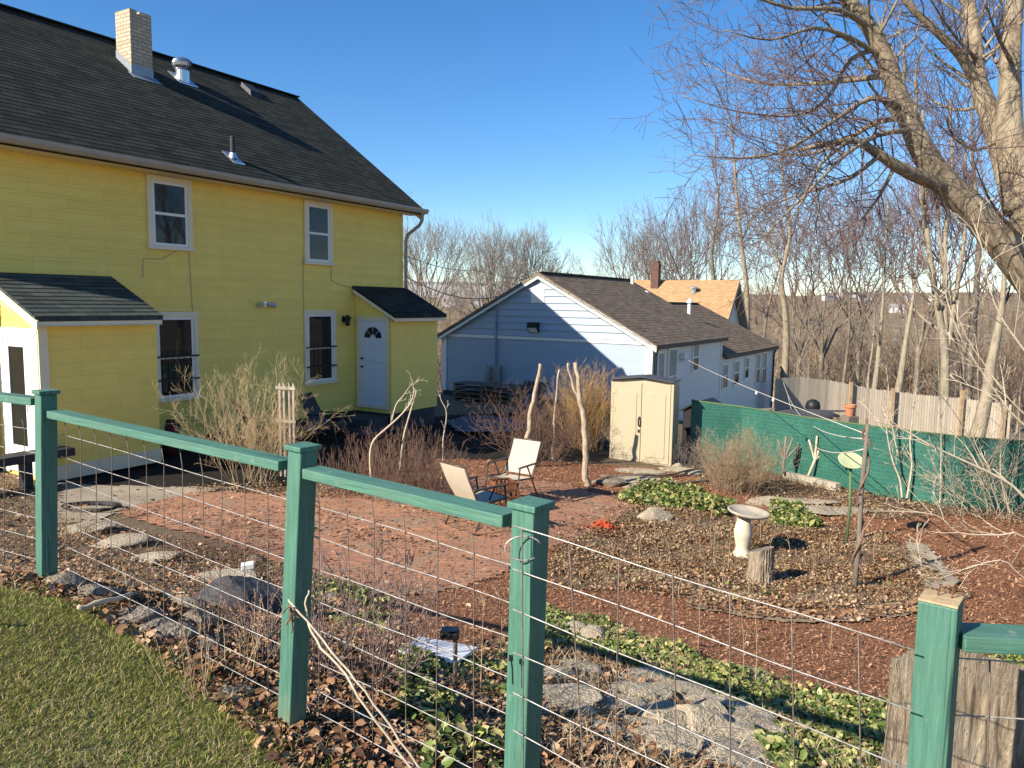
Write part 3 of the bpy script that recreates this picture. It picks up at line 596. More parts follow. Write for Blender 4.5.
def gable_roof(da,db,pz,hwid,s,mat,thick=.12):
    m=MB()
    S=np.array([-hwid,0,hwid*s]); L=np.linalg.norm(S); S/=L; N=np.array([S[2],0,-S[0]])
    m.lap((-11.17+hwid,da,pz-hwid*s),D1,S,N,lambda h:(0,db-da),L,.145,.008)
    S2=np.array([hwid,0,hwid*s])/L; m.lap((-11.17-hwid,db,pz-hwid*s),-D1,S2,np.array([-S2[2],0,S2[0]]),lambda h:(0,db-da),L,.145,.008)
    for dd in (da,db):
        for sg in (-1,1):
            e=np.array([-11.17+sg*hwid,dd,pz-hwid*s]); p=np.array([-11.17,dd,pz]); m.face([e,p,p-Z1*thick,e-Z1*thick])
    for sg in (-1,1):
        e=np.array([-11.17+sg*hwid,da,pz-hwid*s]); f=e+D1*(db-da); m.face([e,f,f-Z1*thick,e-Z1*thick]); p=np.array([-11.17,da,pz]); q=p+D1*(db-da); m.face([e-Z1*thick,f-Z1*thick,q-Z1*thick,p-Z1*thick])
    m.bar((-11.17,da,pz+.01),(-11.17,db,pz+.01),.25,.03)
    return wp(m,'roof',mat)
R1=gable_roof(19.84,26.75,.88,3.74,sl,M_ROOFB); R2=gable_roof(26.76,34.8,.07,3.7,.49,M_ROOFB)
m=MB()
for (a,z,t_) in ((26.0,.86,0),): pass
def vent(px,py,hgt,r,u,cap=False,name='vent_pipe',mat=M_WHITE,par=R1):
    rr=ray(px,py); ev=np.array([CY,-SY,0]); t_=u/(rr@ev); P=rr*t_; dd=P[0]*SY+P[1]*CY; z=P[2]
    m=MB(); m.tube([(u,dd,z-.15),(u,dd,z+hgt)],r,10)
    if cap: m.lathe([(r*1.9,hgt-.06),(r*1.9,hgt),(0,hgt+.14)],(u,dd,z),10)
    return m.build(name,mat,par,org=WO)
vent(632,287,.36,.055,-10.85); vent(689,314,.5,.065,-9.9,True,par=R1)
m=MB(); rr=ray(645,296); t_=-10.4/(rr@np.array([CY,-SY,0])); P=rr*t_; m.lathe([(.1,-.1),(.1,.05),(.17,.08),(.15,.16),(0,.2)],(-10.4,P[0]*SY+P[1]*CY,P[2]),14); m.build('mushroom_vent',M_WHITE,R1,org=WO)
def wwin(dd0,dd1,z0,z1,tall=False):
    u=gu1; m=MB(); a=u+.01; f=.075
    m.box((a,dd0,z1-f),(u+.04,dd1,z1));m.box((a,dd0,z0),(u+.045,dd1,z0+f));m.box((a,dd0,z0+f),(u+.04,dd0+f,z1-f));m.box((a,dd1-f,z0+f),(u+.04,dd1,z1-f))
    zm=(z0+z1)/2; m.box((a,dd0+f,zm-.025),(u+.03,dd1-f,zm+.025)); w=wp(m,'window',M_WHITE)
    m=MB().box((a,dd0+f,z0+f),(u+.02,dd1-f,zm-.02)); wp(m,'pane',M_GLASS,w)
    m=MB().box((a,dd0+f,zm+.02),(u+.018,dd1-f,z1-f)); wp(m,'blind',M_CURT,w)
for q in ((20.35,20.95,-2.85,-1.3),(21.2,22.0,-2.95,-1.25),(23.4,24.05,-2.12,-1.18),(26.75,27.5,-2.98,-2.02),(28.2,29.0,-2.97,-2.0),(29.75,30.4,-2.85,-1.95),(31.5,32.2,-3.2,-1.9),(32.55,33.3,-3.3,-1.9)): wwin(*q)
m=MB(); c=np.array([-11.32,g0-.03,-.73]); m.box(c+(-.17,-.16,-.02),c+(.17,0,.14)); m.prism([c+(-.17,-.16,-.02),c+(-.17,0,-.02),c+(-.17,0,-.16),c+(-.17,-.05,-.16)],(.34,0,0)); L_=wp(m,'wall_light',M_BLACK)
m=MB(); m.prism([c+(-.14,-.165,-.03),c+(-.14,-.06,-.155),c+(-.14,-.05,-.15),c+(-.14,-.15,-.02)],(.28,0,0)); wp(m,'lens',M_WHITE,L_)
m=MB(); m.tube([(-12.67,g0-.05,.18),(-12.67,g0-.05,-2.0)],.035,8); m.box((-12.95,g0-.14,-2.45),(-12.45,g0-.015,-1.95)); 
for z in (-2.08,-2.32): m.lathe([(.09,-.07),(.09,.07)],(-12.85,g0-.18,z),10); m.box((-12.93,g0-.24,z-.07),(-12.77,g0-.14,z+.07))
wp(m,'electric_meter',M_FLASH)
m=MB(); P=uw(0,0); c=np.array([gu1+.03,22.35,-1.62]); m.box(c+(-.02,-.1,0),c+(.14,.1,.16)); m.lathe([(0,-.1),(.07,-.08),(.08,0),(.05,.03)],c+(.08,0,0),10); wp(m,'porch_light',M_WHITE)
LAMPW=uw(gu1+.12,22.35,-1.6)*WK
m=MB(); m.box((gu1+.1,g0-.05,-1.22),(gu1+.2,g1+.1,-1.12)); m.tube([(gu1+.12,g0+.08,-1.2),(gu1+.06,g0+.1,-1.4),(gu1+.06,g0+.1,-4.6)],.035,7); m.tube([(gu1+.12,34.4,-1.88),(gu1+.06,34.42,-2.1),(gu1+.06,34.42,-5.)],.035,7); m.box((gu1+.08,26.8,-1.88),(gu1+.17,34.8,-1.8)); wp(m,'gutter',M_DARK)
# ---------------------------------------------------------------- tan roof house
TY=48.; TA=RAD(28); tp=at(740,280,TY); tdir=np.array([math.cos(-TA),math.sin(-TA)])
tb=gz(tp[0],tp[1])
TH=thing('tan_roof_house','house with bright tan shingle roof and brown chimney beyond the long white house','house',(tp[0],tp[1],tb),-TA)
# local: x along ridge (gable end at x=0), ridge runs to x=-14; y: away
h=tp[2]-tb; hw=4.1; ez=h-3.6; t_=MB()
t_.face([(-.5,-hw+.3,-2),(-.5,hw-.3,-2),(-.5,hw-.3,ez),(-.5,0,h-.25),(-.5,-hw+.3,ez)]); t_.face([(-14,-hw+.3,-2),(-.5,-hw+.3,-2),(-.5,-hw+.3,ez),(-14,-hw+.3,ez)]); t_.face([(-14,hw-.3,-2),(-.5,hw-.3,-2),(-.5,hw-.3,ez),(-14,hw-.3,ez)]); t_.face([(-14,-hw+.3,-2),(-14,hw-.3,-2),(-14,hw-.3,ez),(-14,0,h-.25),(-14,-hw+.3,ez)])
t_.build('wall',M_GSID,TH)
t_=MB(); S=np.array([0,hw,3.6]);L=np.linalg.norm(S);S/=L
t_.lap((-14.4,-hw,ez),E1,S,np.array([0,-S[2],S[1]]),lambda q:(0,14.4),L,.16,.01); S2=S*(1,-1,1); t_.lap((0,hw,ez),-E1,S2,np.array([0,S[2],S[1]]),lambda q:(0,14.4),L,.16,.01)
tr=t_.build('roof',M_ROOFT,TH)
t_=MB()
for sg in (-1,1):
    e=np.array([0,sg*hw,ez]);p=np.array([0,0,h]); t_.hexa([e-Z1*.3-E1*.04,p-Z1*.34-E1*.04,p-Z1*.34,e-Z1*.3,e-Z1*.02-E1*.04,p-Z1*.02-E1*.04,p-Z1*.02,e-Z1*.02])
    t_.face([e-Z1*.12,p-Z1*.12,p-Z1*.12-E1*.5,e-Z1*.12-E1*.5])
t_.build('bargeboard',M_GUT,tr)
t_=MB(); t_.box((-5.5,-.65,h-1.0),(-5.0,-.15,h+1.05)); t_.box((-5.44,-.59,h+1.05),(-5.06,-.21,h+1.2)); t_.build('chimney',M_BROWNBR,tr)
t_=MB(); t_.tube([(-2.6,-.95,h-.9),(-2.6,-.95,h-.55)],.14,10); t_.lathe([(.3,0),(.3,.08),(0,.14)],(-2.6,-.95,h-.55),12); t_.build('roof_vent',M_METAL,tr)
for yy in (-1.1,1.1):
    t_=MB(); t_.box((-.5,yy-.4,ez-.2),(-.46,yy+.4,ez+1.0)); w=t_.build('window',M_WHITE,TH); t_=MB().box((-.47,yy-.32,ez-.12),(-.445,yy+.32,ez+.92)); t_.build('pane',M_GLASS,w)
# ---------------------------------------------------------------- branching
def nrm(v): return v/(np.linalg.norm(v)+1e-12)
class SEG:
    def __init__(s): s.a=[];s.b=[];s.ra=[];s.rb=[];s.thick=[]
    def add(s,pts,rad,tube=False):
        if tube: s.thick.append((pts,rad)); return
        for i in range(len(pts)-1): s.a.append(pts[i]);s.b.append(pts[i+1]);s.ra.append(rad[i]);s.rb.append(rad[i+1])
    def arrays(s,n=3):
        A=np.array(s.a);B=np.array(s.b);ra=np.array(s.ra);rb=np.array(s.rb)
        D=B-A; D/=np.linalg.norm(D,axis=1)[:,None]+1e-12; B=B+D*(ra*.5)[:,None]
        ref=np.where(np.abs(D[:,2:3])<.9,np.array([[0,0,1.]]),np.array([[1.,0,0]])); X=np.cross(D,ref); X/=np.linalg.norm(X,axis=1)[:,None]+1e-12; Y=np.cross(D,X)
        N=len(A); V=np.empty((N,2*n,3))
        for k in range(n):
            c,s_=math.cos(2*math.pi*k/n),math.sin(2*math.pi*k/n); o=X*c+Y*s_
            V[:,k]=A+o*ra[:,None]; V[:,n+k]=B+o*rb[:,None]
        base=(np.arange(N)*2*n)[:,None]; F=np.concatenate([base+np.array([[k,(k+1)%n,n+(k+1)%n,n+k]]) for k in range(n)],0)
        return V.reshape(-1,3),F
    def mesh(s,name,mat,parent=None,n=3):
        V,F=s.arrays(n); return mesh_np(name,V,F,mat,parent,smooth=n>3)
    def trunk(s,name,mat,parent=None,n=9):
        m=MB()
        for pts,rad in s.thick: m.tube(smooth_path(pts,rad)[0] if len(pts)<6 else pts,smooth_path(pts,rad)[1] if len(pts)<6 else rad,n)
        return m.build(name,mat,parent,smooth=True)
def smooth_path(pts,rad,k=4):
    pts=[np.asarray(p,float) for p in pts]; n=len(pts); P=[];R=[]
    for i in range(n-1):
        p0,p1,p2,p3=pts[max(i-1,0)],pts[i],pts[i+1],pts[min(i+2,n-1)]
        for j in range(k):
            t=j/k; P.append(.5*((2*p1)+(-p0+p2)*t+(2*p0-5*p1+4*p2-p3)*t*t+(-p0+3*p1-3*p2+p3)*t**3)); R.append(rad[i]*(1-t)+rad[i+1]*t)
    P.append(pts[-1]);R.append(rad[-1]); return P,R
UPV=np.array([0,0,1.])
def rnd(): return RNG.normal(size=3)
def grow(T,p,d,L,r,lv,cfg,S=None,first=True):
    """cfg: dict with per-level lists: kids, ratio, wander, trop, ang, seg ; levels count"""
    mx=cfg['levels']; seg=cfg['seg'][min(lv,len(cfg['seg'])-1)]; n=max(2,int(L/seg)); w=cfg['wander'][min(lv,len(cfg['wander'])-1)]; tr=cfg['trop'][min(lv,len(cfg['trop'])-1)]
    pts=[np.asarray(p,float)];rad=[r]; d=nrm(np.asarray(d,float)); rend=max(cfg.get('rmin',.002),r*cfg.get('taper',.3))
    for i in range(n):
        d=nrm(d+rnd()*w+UPV*tr); pts.append(pts[-1]+d*L/n); rad.append(r+(rend-r)*((i+1)/n))
    thick=r>cfg.get('thick',.03)
    (S or T).add(pts,rad,True) if thick and S is not None else T.add(pts,rad)
    if lv<mx: branch(T,pts,rad,L,lv,cfg,S)
    return pts
def branch(T,pts,rad,L,lv,cfg,S=None,t0=None,kids=None):
    k=cfg['kids'][lv] if kids is None else kids; n=len(pts)-1; t0=cfg['t0'][min(lv,len(cfg['t0'])-1)] if t0 is None else t0
    for j in range(k):
        t=t0+(1-t0)*(j+RNG.uniform(.1,.9))/k; f=t*n; i=min(int(f),n-1); q=pts[i]+(pts[i+1]-pts[i])*(f-i)
        ax=nrm(pts[i+1]-pts[i]); v=rnd(); v=nrm(v-ax*(v@ax)+UPV*cfg.get('upbias',.25)); a=RAD(cfg['ang'][min(lv,len(cfg['ang'])-1)]*RNG.uniform(.7,1.3))
        d=ax*math.cos(a)+v*math.sin(a)
        l=L*cfg['ratio'][min(lv,len(cfg['ratio'])-1)]*RNG.uniform(.6,1.2)*(1.1-.55*t); r=min(rad[i]*.7,max(cfg.get('rmin',.002),rad[i]*cfg.get('rr',.5)))
        if 'ell' in cfg:
            c_,e_=cfg['ell']; o_=(q-c_)/e_; dd=d/e_; A_=dd@dd; B_=o_@dd; C_=o_@o_-1; D_=B_*B_-A_*C_
            l=min(l,max(.12*l,(-B_+math.sqrt(max(D_,0)))/A_)) if D_>0 else l*.15
        grow(T,q,d,l,r,lv+1,cfg,S,False)
def local(T,o):
    o=np.asarray(o,float); T.a=[a-o for a in T.a]; T.b=[b-o for b in T.b]; T.thick=[([q-o for q in p],r) for p,r in T.thick]
# ---------------------------------------------------------------- the big maple on the right
def pth(pl,Y): return [at(x,y,Y+dy) for x,y,dy in pl]
MY=11.
cfgM=dict(levels=3,kids=[0,9,8,5],ratio=[.5,.47,.55,.5],wander=[.05,.11,.15,.2],trop=[0,.0,.015,.03],ang=[40,48,50,50],seg=[.35,.22,.14,.1],t0=[.2,.15,.15,.15],rr=.40,rmin=.0032,taper=.14,thick=.022,upbias=.35)
base=at(1062,470,MY); base[2]=gz(base[0],base[1])-.1
MAP=thing('maple_tree','big bare maple with thick leaning limbs at the right edge above the green fence','tree',base)
T=SEG();S=SEG()
limbs=[ # (px,py,dY) , radius
 ([(1100,520,0),(1084,400,0),(1060,310,0),(1038,230,0),(1012,150,0),(1010,90,.1),(1012,30,.2),(1020,-40,.3),(1040,-140,.4)],[.50,.43,.40,.32,.19,.145,.125,.10,.07]),
 ([(1058,314,0),(1018,262,-.1),(975,212,-.2),(935,172,-.3),(905,112,-.4),(885,60,-.5),(868,25,-.55),(838,-15,-.6),(800,-90,-.7)],[.27,.235,.20,.175,.135,.115,.10,.075,.045]),
 ([(1020,210,0),(1002,150,.3),(988,110,.4),(978,80,.5),(974,40,.6),(968,0,.7),(955,-80,.8)],[.22,.17,.145,.12,.105,.095,.06]),
 ([(980,88,.5),(960,55,.4),(935,30,.3),(905,0,.2),(885,-40,.1)],[.085,.065,.055,.045,.03]),
 ([(948,188,-.3),(915,175,-.6),(895,165,-.8),(875,152,-.9),(850,140,-1.1),(800,150,-1.3)],[.10,.09,.075,.06,.04,.02]),
 ([(1060,330,0),(1085,200,-.2),(1100,80,-.3),(1090,-60,-.4)],[.28,.2,.15,.08]),
]
for pl,r in limbs:
    P,Rr=smooth_path(pth(pl,MY),r,3); S.add(P,Rr,True)
# side branches traced as they sweep out to the left of the leaning limb
side=[([(884,58,-.5),(850,38,-.8),(815,28,-1.2),(770,40,-1.6),(725,30,-2)],.05),
 ([(890,75,-.5),(850,80,-.2),(805,84,.2),(755,82,.5),(700,62,.8)],.055),
 ([(903,108,-.4),(872,98,-.9),(835,120,-1.2),(790,148,-1.6),(750,158,-1.8),(690,155,-2.2)],.05),
 ([(908,118,-.4),(878,122,0),(842,142,.4),(805,155,.8),(760,155,1.2),(700,170,1.5)],.055),
 ([(912,130,-.4),(878,135,-.9),(845,155,-1.3),(815,185,-1.7),(778,222,-2),(740,262,-2.2)],.05),
 ([(880,48,-.5),(850,60,-.7),(830,95,-.9),(800,115,-1.1),(740,112,-1.4),(680,95,-1.6)],.045),
 ([(872,30,-.5),(840,10,-.9),(790,8,-1.2),(740,-6,-1.5),(690,2,-1.8)],.05),
 ([(855,5,-.5),(815,-20,-.9),(760,-40,-1.2)],.045),
 ([(850,140,-1.1),(820,165,-1.5),(800,205,-1.9),(775,240,-2.2)],.035),
 ([(880,155,-.9),(850,178,-1),(815,190,-.8),(770,205,-.5),(725,225,0)],.04),
 ([(895,165,-.8),(880,195,-.7),(850,235,-.6),(820,275,-.4)],.035),
 ([(905,30,.2),(880,45,.5),(850,90,.9)],.03),
 ([(977,60,.5),(950,30,0),(925,-10,-.4)],.04),
 ([(985,105,.4),(955,110,.9),(925,95,1.3),(900,70,1.5)],.04),
 ([(1000,140,.3),(975,150,-.5),(950,135,-1),(935,120,-1.4)],.035),
 ([(1010,60,0),(995,30,-.5),(985,0,-.9)],.04),([(1011,100,0),(1000,70,.5),(985,40,.9),(960,20,1.2)],.04),
 ([(1024,240,0),(1000,215,-.9),(985,190,-1.5),(970,150,-2)],.035)]
for pl,r in side:
    n=len(pl); P,Rr=smooth_path(pth(pl,MY),[r*.8*(1-.9*i/(n-1)) for i in range(n)],3); S.add(P,Rr,True)
    L=sum(np.linalg.norm(P[i+1]-P[i]) for i in range(len(P)-1)); branch(T,P,Rr,L,1,cfgM,S,t0=.2,kids=24)
for k in (1,2,3,4): 
    pl,r=limbs[k]; P,Rr=smooth_path(pth(pl,MY),r,3); branch(T,P,Rr,3.2,1,dict(cfgM,rr=.22),S,t0=.4,kids=20)
local(T,base);local(S,base); S.trunk('trunk',M_BARK,MAP,10); T.mesh('crown',M_TWIG,MAP)
# ---------------------------------------------------------------- ordinary bare trees
def bare_tree(name,label,cat,base,H,spread,cfg,trunkpts=None,r0=None,mat=M_BARKD,twig=M_TWIGG,group=None,stems=1,lean=(0,0),forkz=.3,limbs_=9,sides=7):
    o=thing(name,label,cat,base,0,group); T=SEG();S=SEG(); r0=r0 or H*.016
    for s_ in range(stems):
        if trunkpts is None:
            d=np.array([lean[0],lean[1],1.])+ (rnd()*.22*np.array([1,1,0]) if stems>1 else rnd()*.03); P=[np.array([RNG.normal()*.15*(stems>1),RNG.normal()*.15*(stems>1),-.3])]
            n=9; hh=H*RNG.uniform(.85,1.)
            for i in range(n): d=nrm(d+rnd()*.05+UPV*.06); P.append(P[-1]+d*hh/n)
        else: P=[np.asarray(q,float)-np.asarray(base) for q in trunkpts]
        Rr=[r0*(1-.86*(i/(len(P)-1))**.9) for i in range(len(P))]; Rr[0]*=1.25
        P,Rr=smooth_path(P,Rr,2 if trunkpts is None else 3); S.add(P,Rr,True)
        c=dict(cfg); branch(T,P,Rr,spread,0,c,S,t0=forkz,kids=limbs_)
    S.trunk('trunk',mat,o,sides); T.mesh('crown',twig,o); return o
cfgT=dict(levels=3,kids=[9,8,6,4],ratio=[.9,.5,.5,.5],wander=[.08,.1,.14,.16],trop=[.05,.05,.05,.04],ang=[52,46,48,46],seg=[.6,.5,.4,.3],t0=[.3,.2,.2,.2],rr=.45,rmin=.007,taper=.25,thick=.05,upbias=.5)
cfgD=dict(cfgT,ang=[48,42,42,40],trop=[.05,.04,.03,.03],kids=[9,8,6,4],rmin=.011)
def stand(px,Y,z=None):
    p=at(px,300,Y); p[2]=gz(p[0],p[1]) if z is None else z; return p
def toppx(px,py,Y): return at(px,py,Y)
# behind the yellow house
def fork_tree(name,label,base,H,spread,r0,mat,twig,nl=9,fork=.2,depth=8,rmin=.016,group=None,up=.035):
    o=thing(name,label,'tree',base,0,group); T=SEG();S=SEG(); P=[np.array([0,0,-.4]),np.array([.05,0,H*fork*.5]),np.array([0,.05,H*fork])]; S.add(*smooth_path(P,[r0*1.25,r0,r0*.85],3),True)
    rat=.83; L0=H*(1-fork)*1.06*(1-rat)/(1-rat**(depth+1))
    def rec(p,d,L,r,k):
        n=2; pts=[p];rad=[r]; r1=max(rmin*.8,r*.74)
        for i in range(n): d=nrm(d+rnd()*.075+UPV*up); pts.append(pts[-1]+d*L/n); rad.append(r+(r1-r)*(i+1)/n)
        if r>.07: S.add(pts,rad,True)
        else: T.add(pts,rad)
        if k==0: return
        nk=3 if RNG.random()<.33 else 2; a0=RNG.uniform(0,6.28); X=nrm(np.cross(d,UPV+rnd()*.01)); Y_=np.cross(d,X)
        for j in range(nk):
            a=a0+2*math.pi*j/nk+RNG.normal()*.3; th=RAD(RNG.uniform(9,27)); rec(pts[-1],d*math.cos(th)+(X*math.cos(a)+Y_*math.sin(a))*math.sin(th),L*rat*RNG.uniform(.82,1.14),r1*RNG.uniform(.75,.98),k-1)
        if k<depth and RNG.random()<.5: v=rnd(); rec(pts[1],nrm(d+nrm(v-d*(v@d))*.9),L*.6,max(rmin*.8,r*.4),max(0,min(k-3,2)))
    for k in range(nl):
        a=2.4*k+RNG.uniform(-.3,.3); th=RAD(spread*((k+.4)/nl)**.75); d=np.array([math.cos(a)*math.sin(th),math.sin(a)*math.sin(th),math.cos(th)]); rec(P[-1]-UPV*RNG.uniform(0,.06)*H,d,L0*(1-.16*((k+.4)/nl)),r0*.5,depth)
    S.trunk('trunk',mat,o,7); T.mesh('crown',twig,o); return o
b_=stand(424,34); tp=toppx(420,200,34); fork_tree('slender_tree','slender bare multi-stemmed tree rising behind the right end of the yellow house',b_,tp[2]-b_[2],17,.13,M_BARKD,M_TWIGG,6,.18,depth=6,rmin=.007,up=.05)
for px,Y,tpy,lab,sp in ((492,58,224,'broad domed bare tree, left and larger of the two behind the white gable',6.6),(530,62,231,'domed bare tree, right of the two behind the white gable',6.)):
    b_=stand(px,Y); tp=toppx(px,tpy,Y); fork_tree('domed_tree',lab,b_,(tp[2]-b_[2])*1.0,46,.28,M_BARKD,M_TWIGG,8,.40,depth=7,rmin=.012,up=.014).scale=(.68,.68,1)
# behind the tan roof
for px,Y,tpy,st,lab,sp,tw in ((634,66,205,3,'multi-stemmed bare tree left of the brown chimney behind the tan roof',5.5,M_TWIGG),(662,70,196,3,'bare spreading tree directly behind the brown chimney',5.5,M_TWIGR),(690,62,190,2,'bare tree behind the middle of the tan roof',5.,M_TWIGR),(716,70,185,2,'tall bare tree above the tan roof ridge left of its gable',5.,M_TWIGG)):
    b_=stand(px,Y); fork_tree('bare_tree',lab,b_,toppx(px,tpy,Y)[2]-b_[2],34,.24,M_BARKD,M_TWIGG if px!=690 else tw,5,.3,depth=6,rmin=.014,up=.02).scale=(.8,.8,1)
Y=52; P=[stand(752,Y),at(747,300,Y),at(742,250,Y),at(737,200,Y),at(733,150,Y),at(728,110,Y)]; bare_tree('tall_tree','tall straight bare tree rising behind the tan roof gable','tree',P[0],10,4.6,dict(cfgD,rmin=.010),trunkpts=P,r0=.22,mat=M_BARK,twig=M_TWIGR,limbs_=13,forkz=.42)
Y=37; P=[stand(787,Y),at(786,350,Y),at(785,310,Y),at(781,280,Y),at(787,250,Y),at(790,225,Y),at(783,180,Y),at(780,120,Y)]; bare_tree('forked_tree','bare tree with pale wavy trunk at the left end of the grey board fence','tree',P[0],10,4.2,dict(cfgT,rmin=.010),trunkpts=P,r0=.2,mat=M_BARK,twig=M_TWIGR,limbs_=13,forkz=.42)
Y=46; P=[stand(760,Y),at(764,335,Y),at(770,300,Y),at(779,268,Y),at(784,235,Y)]; bare_tree('leaning_tree','thin bare tree leaning right beside the pale wavy trunk','tree',P[0],8,2.,dict(cfgT,rmin=.008),trunkpts=P,r0=.12,mat=M_BARKD,limbs_=9)
Y=39; P=[stand(877,Y),at(877,370,Y),at(880,335,Y),at(883,300,Y),at(885,255,Y),at(888,200,Y)]; bare_tree('slim_tree','slim bare tree with a forked straight stem behind the grey board fence','tree',P[0],8,3.2,dict(cfgT,rmin=.009),trunkpts=P,r0=.16,mat=M_BARKL,limbs_=11)
Y=37; P=[stand(899,Y),at(901,375,Y),at(906,340,Y),at(911,310,Y),at(915,285,Y),at(918,262,Y)]; bare_tree('topped_tree','yellowish topped trunk sprouting thin reddish shoots, behind the grey board fence','tree',P[0],6,1.5,dict(cfgT,rmin=.007,ang=[55,45,40,40]),trunkpts=P,r0=.19,mat=M_BARKL,twig=M_TWIGR,limbs_=10,forkz=.75)
Y=38
o=thing('multi_stem_tree','large bare tree with several pale stems from one trunk behind the grey board fence','tree',stand(946,Y)); T=SEG();S=SEG(); bb=stand(946,Y)
for pl,r in (([(946,430),(945,390),(945,350),(940,320),(934,285),(928,240),(924,180),(922,110)],.25),([(945,352),(945,310),(945,270),(946,230),(952,170),(950,100)],.16),([(946,360),(952,320),(958,280),(964,240),(966,200),(965,140)],.15),([(945,270),(940,240),(938,215),(936,170)],.09),([(932,268),(926,235),(920,190),(912,130)],.1)):
    P=[at(x,y,Y)-bb for x,y in pl]; P,Rr=smooth_path(P,[r*(1-.7*i/(len(P)-1)) for i in range(len(P))],3); S.add(P,Rr,True); branch(T,P,Rr,4.2,0,dict(cfgT,rmin=.010),S,t0=.35,kids=11)
S.trunk('trunk',M_BARKL,o,8); T.mesh('crown',M_TWIGR,o)
Y=20; P=[stand(982,Y),at(986,400,Y),at(990,370,Y),at(996,340,Y),at(1000,318,Y),at(1003,295,Y),at(1005,250,Y),at(1000,190,Y)]; bare_tree('knotted_tree','pale leaning tree with a knobbly trunk in front of the grey board fence','tree',P[0],6,2.,dict(cfgT,rmin=.006,seg=[.4,.3,.25,.2]),trunkpts=P,r0=.185,mat=M_BARKL,twig=M_TWIG,limbs_=9,forkz=.55)
Y=36; P=[stand(845,Y+14),at(848,345,Y+14),at(850,300,Y+14),at(852,250,Y+14)]; bare_tree('young_tree','small thin bare tree seen against the valley between two trunks','tree',P[0],6,2.4,dict(cfgT,rmin=.008),trunkpts=P,r0=.12,limbs_=10)
for px_,Y_,tp_,r_0,lab in ((975,44,50,.2,'tall bare tree between the several-stemmed tree and the knotted trunk'),(715,58,120,.2,'tall slender bare tree behind the tan roof left of its gable peak')):
    P=[stand(px_,Y_)]+[at(px_+RNG.normal()*3+(k-2)*RNG.normal(),340-(340-tp_)*k/5,Y_) for k in range(1,6)]
    bare_tree('tall_tree',lab,'tree',P[0],10,3.6,dict(cfgT,rmin=.011),trunkpts=P,r0=r_0,mat=M_BARKD,twig=M_TWIGR,limbs_=15,forkz=.4)
for px_,Y_,tp_,lab in ((825,85,190,'fan-shaped bare tree far back between the pale wavy trunk and the slim forked tree'),(862,92,170,'fan-shaped bare tree far back just left of the slim forked tree'),(922,80,150,'fan-shaped bare tree far back behind the topped trunk'),(968,88,140,'fan-shaped bare tree far back right of the several-stemmed tree'),(802,95,205,'small fan-shaped bare tree far back just right of the pale wavy trunk')):
    b_=stand(px_,Y_); fork_tree('fan_tree',lab,b_,at(px_,tp_,Y_)[2]-b_[2],30,.3,M_BARKD,M_TWIGR,5,.3,depth=6,rmin=.018,up=.02)
# trees down the slope: one of each kind, then copies
for x_,y_,h_,lab in ((19,12,13,'tall bare tree standing off to the right beyond the big maple, nearest of its row'),(24,17,15,'tall bare tree off to the right beyond the big maple, middle of its row'),(17,18,12,'tall bare tree off to the right behind the green fence end')):
    bare_tree('yard_tree',lab,'tree',np.array([x_,y_,gz(x_,y_)]),h_,5.,dict(cfgD,rmin=.012),r0=.25,limbs_=14,forkz=.2)
protos=[]
for k in range(4):
    o=bare_tree('valley_tree','bare brown tree standing in the wooded valley','tree',(0,0,0),8.+k,3.4,dict(cfgD,kids=[9,6,5,4],rmin=.016),r0=.15,limbs_=9,forkz=.25,sides=5,mat=(M_BARKD,M_BARK,M_BARKL,M_BARKD)[k],twig=(M_TWIGG,M_TWIGR,M_TWIGG,M_TWIG)[k],group='bare trees in the wooded valley'); protos.append(o)
cnt=0
spots=[]
r_=np.random.default_rng(11)
while len(spots)<58:
    px=r_.uniform(755,1100) if r_.random()<.96 else r_.uniform(395,620); Yd=r_.uniform(58,150) if px>700 else r_.uniform(75,170)
    q=at(px,300,Yd); 
    if all(np.hypot(q[0]-a[0],q[1]-a[1])>3 for a in spots): spots.append(q)
for i,q in enumerate(spots):
    o=protos[i] if i<4 else copy_tree(protos[i%4]); s_=r_.uniform(.7,1.15)
    o.location=(q[0],q[1],gz(q[0],q[1])); o.rotation_euler=(0,0,r_.uniform(0,6.28)); o.scale=(s_,s_,s_*r_.uniform(.9,1.15))
# far wood: one mass
T=SEG(); mini=[]
for k in range(5):
    t=SEG(); c=dict(levels=2,kids=[8,5,3],ratio=[.9,.55,.5],wander=[.1,.14,.16],trop=[.05,.05,.04],ang=[42,40,40],seg=[1.6,1.1,.8],t0=[.25,.2,.2],rr=.5,rmin=.035,taper=.3,upbias=.5)
    P=[np.array([0,0,-.5])]; d=UPV
    for i in range(6): d=nrm(d+rnd()*.06); P.append(P[-1]+d*1.5)
    Rr=[.16*(1-.8*i/6) for i in range(7)]; t.add(P,Rr); branch(t,P,Rr,4.,0,c,None,kids=9); mini.append(t.arrays(3))
VV=[];FF=[];off=0; n=0
while n<4200:
    ang=r_.uniform(-.62,.66); rr=150*math.exp(r_.uniform(0,2.35)) if n>900 else r_.uniform(110,260)
    x,y=rr*math.sin(ang),rr*math.cos(ang); pxx=512+FPX*x/y
    if pxx<385 or pxx>1120 or 545<pxx<600: continue
    v,f=mini[n%5]; a=r_.uniform(0,6.28); s_=r_.uniform(.6,1.1)*(1+rr/1800); ca,sa=math.cos(a)*s_,math.sin(a)*s_
    w=np.c_[v[:,0]*ca-v[:,1]*sa,v[:,0]*sa+v[:,1]*ca,v[:,2]*s_]+np.array([x,y,gz(x,y)]); VV.append(w.astype(np.float32)); FF.append(f+off); off+=len(v); n+=1
o=mesh_np('far_woodland',np.concatenate(VV),np.concatenate(FF),M_WOODS); tag(o,'brown leafless woodland covering the far side of the valley','woodland',kind='stuff')
